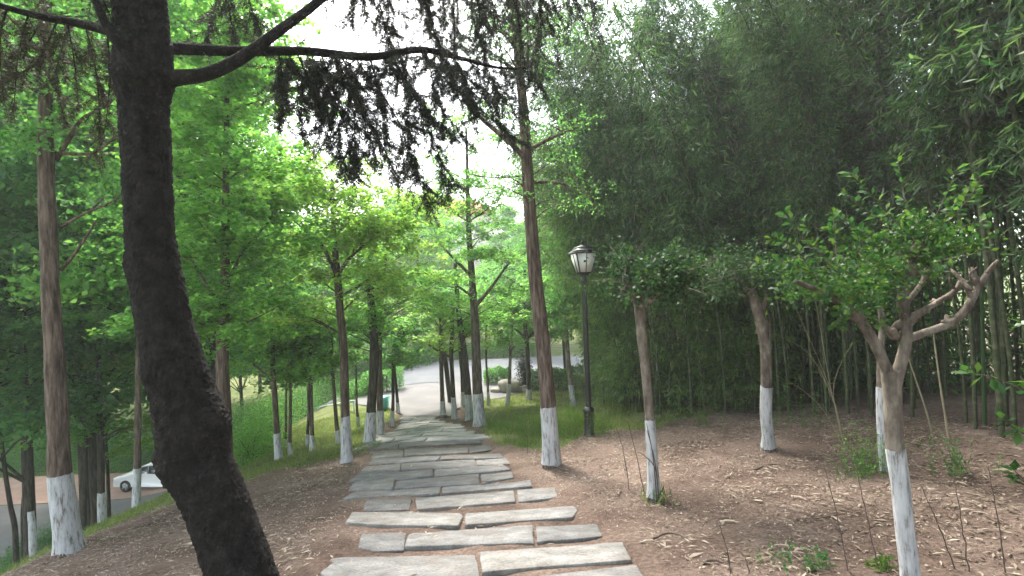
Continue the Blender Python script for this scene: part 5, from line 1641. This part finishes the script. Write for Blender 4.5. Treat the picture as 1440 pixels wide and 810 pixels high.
car_body().build('body', M['car_white'], car)
for sg in (-1, 1):
    for (nm, poly) in [('window', [(-.82, 1.03), (-.33, 1.37), (.05, 1.43), (.05, 1.03)]), ('window', [(.12, 1.03), (.12, 1.43), (.82, 1.43), (.95, 1.03)]), ('window', [(1.02, 1.04), (.92, 1.42), (1.36, 1.36), (1.62, 1.08)])]:
        V = []
        for off in (.0, .012):
            for (x, z) in poly:
                tum = .14 * (z - .95) / .55
                V.append((x, sg * (.862 * (1 - tum) + .004 + off), z))
        mb = MB()
        k = np.arange(4)
        mb.add(V, [k[None], (k[::-1] + 4)[None], np.stack([k, (k + 1) % 4, (k + 1) % 4 + 4, k + 4], 1)])
        mb.build(nm, M['car_glass'], car)
    for x in (-1.32, 1.30):
        mb = MB()
        a = np.linspace(0, 2 * math.pi, 28, endpoint=False)
        for nm, rr_, w0, w1, mt in [('tyre', [.32, .32, .21, .21], -.1, .1, 'rubber')]:
            ring = []
            for (r_, yy) in [(.20, .10), (.29, .105), (.325, .08), (.325, -.08), (.29, -.105), (.20, -.10)]:
                ring.append(np.stack([x + r_ * np.cos(a), np.full(28, sg * .80 + yy), .325 + r_ * np.sin(a)], 1))
            V = np.concatenate(ring)
            i, j = np.meshgrid(np.arange(6), np.arange(28), indexing='ij')
            i, j = i.ravel(), j.ravel()
            mb.add(V, [np.stack([i * 28 + j, i * 28 + (j + 1) % 28, ((i + 1) % 6) * 28 + (j + 1) % 28, ((i + 1) % 6) * 28 + j], 1)])
        wh = mb.build('wheel', M['rubber'], car, sm=True)
        rb = MB()
        for k in range(5):
            an = k * 2 * math.pi / 5
            rb.tube(np.array([[x, sg * .89, .325], [x + .2 * math.cos(an), sg * .885, .325 + .2 * math.sin(an)]]), [.035, .028], 6, True)
        V = np.concatenate([np.stack([x + r_ * np.cos(a), np.full(28, sg * (.80 + yy)), .325 + r_ * np.sin(a)], 1) for (r_, yy) in [(.205, .09), (.205, -.02), (.0005, -.02)]])
        i, j = np.meshgrid(np.arange(2), np.arange(28), indexing='ij')
        i, j = i.ravel(), j.ravel()
        rb.add(V, [np.stack([i * 28 + j, i * 28 + (j + 1) % 28, (i + 1) * 28 + (j + 1) % 28, (i + 1) * 28 + j], 1)])
        rb.build('rim', M['alloy'], wh)
    mb = MB()
    mb.box((-2.06, sg * .62, .68), (.10, .34, .14))
    mb.build('headlight', M['frost'], car)
    mb = MB()
    mb.box((2.06, sg * .68, .86), (.10, .22, .26))
    mb.build('tail_light', M['red'], car)
    mb = MB()
    mb.box((-.62, sg * .93, 1.06), (.12, .18, .13))
    mb.build('mirror', M['car_white'], car)
mb = MB()
V = []
for off in (.006, .02):
    for (x, z, yy) in [(-.93, 1.02, .74), (-.37, 1.41, .62), (-.37, 1.41, -.62), (-.93, 1.02, -.74)]:
        V.append((x - off * .7, yy, z + off))
k = np.arange(4)
mb.add(V, [k[None], (k[::-1] + 4)[None], np.stack([k, (k + 1) % 4, (k + 1) % 4 + 4, k + 4], 1)])
mb.build('windscreen', M['car_glass'], car)

# ------------------------------------------------------------------ small far things
b = GR(540, 577)
mb = MB()
bn = empty('litter_bin', b, 'small teal bin behind the close pair of whitewashed trees', 'bin')
mb.frustum(0, 0, 0, .5, .15, .19)
mb.build('bin_body', M['teal'], bn)
mb = MB()
mb.frustum(0, 0, .501, .54, .205, .20); mb.frustum(0, 0, .541, .58, .18, .10)
mb.build('bin_lid', M['teal'], bn)
b = GR(539, 553)
nb_ = empty('notice_board', b, 'small dark notice board with pale marks beside the road', 'notice board')
mb = MB(); mb.box((0, 0, .78), (.46, .04, .34)); mb.build('board', M['sign_dark'], nb_)
for x in (-.18, .18):
    mb = MB(); mb.box((x, .03, .3), (.04, .04, .75)); mb.build('post', M['sign_dark'], nb_)
mb = MB(); mb.box((-.09, -.023, .78), (.12, .006, .12)); mb.box((.11, -.023, .77), (.10, .006, .14)); mb.build('pale_marks', M['white'], nb_)
# pale rail on the left
rl = empty('guard_rail', GR(452, 582), 'pale blue-green pipe rail behind the trees of the left bank', 'railing')
ra, rb2 = GR(418, 588), GR(498, 581)
mb = MB()
mb.tube(resample([np.array(ra) + np.array([0, 0, .5]), np.array(rb2) + np.array([0, 0, .5])], 8), [.05] * 8, 10, True)
mb.build('pipe', M['rail'], rl, rl.location, True)
for t in np.linspace(0, 1, 5):
    p = np.array(ra) * (1 - t) + np.array(rb2) * t
    z = H(p[0], p[1])
    mb = MB(); mb.tube(np.array([[p[0], p[1], z - .1], [p[0], p[1], p[2] + .46]]), [.03, .03], 8, True)
    mb.build('post', M['rail'], rl, rl.location, True)

# red-roofed house on the rise beyond the road
hx, hy = -6.6, 62
hz = H(hx, hy)
hs = empty('house', (hx, hy, hz), 'pale house with an orange roof showing through the trees beyond the road', 'house')
top = PX(680, 300, hy - 3.5)[2] - hz
mb = MB(); mb.box((0, 0, top / 2 - .2), (9, 7, top + .4)); mb.build('wall', M['wall'], hs)
mb = MB()
rz2 = 2.4
V = [(-5, -4, top), (5, -4, top), (5, 4, top), (-5, 4, top), (-2.2, 0, top + rz2), (2.2, 0, top + rz2), (-5, -4, top - .15), (5, -4, top - .15), (5, 4, top - .15), (-5, 4, top - .15)]
mb.add(V, [[[0, 1, 5, 4], [2, 3, 4, 5], [6, 9, 8, 7], [0, 6, 7, 1], [1, 7, 8, 2], [2, 8, 9, 3], [3, 9, 6, 0]], [[1, 2, 5], [3, 0, 4]]])
rf = mb.build('roof', M['roof'], hs)
mb = MB(); mb.box((1.5, 1.0, top + 2.1), (.7, .7, 1.6)); mb.build('chimney', M['wall'], rf)
for fl_ in range(max(1, int(top / 3))):
    for x in (-3, -1, 1, 3):
        mb = MB(); mb.box((x, -3.51, top - 1.6 - fl_ * 3), (1.15, .06, 1.45)); w_ = mb.build('window', M['white'], hs)
        mb = MB(); mb.box((x, -3.55, top - 1.6 - fl_ * 3), (.95, .04, 1.25)); mb.build('pane', M['car_glass'], w_)

# the damp air of the wood: one even box of haze round everything
mh, nt, out = mat_new('haze')
pv = N(nt, 'ShaderNodeVolumePrincipled')
pv.inputs['Color'].default_value = (.93, .97, .95, 1)
pv.inputs['Density'].default_value = HAZE
pv.inputs['Anisotropy'].default_value = .3
nt.links.new(pv.outputs[0], out.inputs['Volume'])
mb = MB()
mb.box((0, 0, 14), (340, 340, 50))
tag(mb.build('haze', mh), 'thin pale haze hanging in the wood', 'haze', kind='stuff')

# ------------------------------------------------------------------ light, sky, camera
AZ, EL = math.radians(-24), math.radians(56)     # sun ahead, a little to the left (azimuth from +Y towards +X)
sun = bpy.data.lights.new('sun', 'SUN')
sun.energy = 1.5
sun.angle = math.radians(10)
sun.color = (1, .95, .86)
so = bpy.data.objects.new('sun', sun)
dirv = Vector((math.sin(AZ) * math.cos(EL), math.cos(AZ) * math.cos(EL), math.sin(EL)))
so.rotation_euler = dirv.to_track_quat('Z', 'Y').to_euler()
so.location = dirv * 50
COL.objects.link(so)
w = bpy.data.worlds.new('World')
SC.world = w
w.use_nodes = True
nt = w.node_tree
bg = nt.nodes['Background']
sky = nt.nodes.new('ShaderNodeTexSky')
sky.sky_type = 'NISHITA'
sky.sun_disc = False
sky.sun_elevation = EL
sky.sun_rotation = AZ
sky.air_density = 1.4
sky.dust_density = 4.0
hs_ = nt.nodes.new('ShaderNodeHueSaturation')
hs_.inputs['Saturation'].default_value = .55
nt.links.new(sky.outputs[0], hs_.inputs['Color'])
nt.links.new(hs_.outputs[0], bg.inputs[0])
bg.inputs[1].default_value = .15

cam = bpy.data.cameras.new('camera')
cam.sensor_width = 36
cam.lens = 36 * F / 1440
cam.clip_start = .05
cam.clip_end = 2000
co = bpy.data.objects.new('camera', cam)
co.matrix_world = Matrix(((cr, sr, 0, 0), (0, 0, -1, 0), (-sr, cr, 0, CZ), (0, 0, 0, 1)))
COL.objects.link(co)
SC.camera = co
SC.render.engine = 'CYCLES'
SC.cycles.use_denoising = True
SC.cycles.max_bounces = 10
SC.cycles.diffuse_bounces = 5
SC.cycles.transmission_bounces = 8
SC.cycles.glossy_bounces = 2
SC.cycles.volume_bounces = 1
SC.cycles.sample_clamp_indirect = 6
SC.view_settings.view_transform = 'Standard'
SC.view_settings.look = 'None'
SC.view_settings.exposure = 2.62
SC.view_settings.gamma = 1
SC.view_settings.use_curve_mapping = False
bpy.context.view_layer.update()
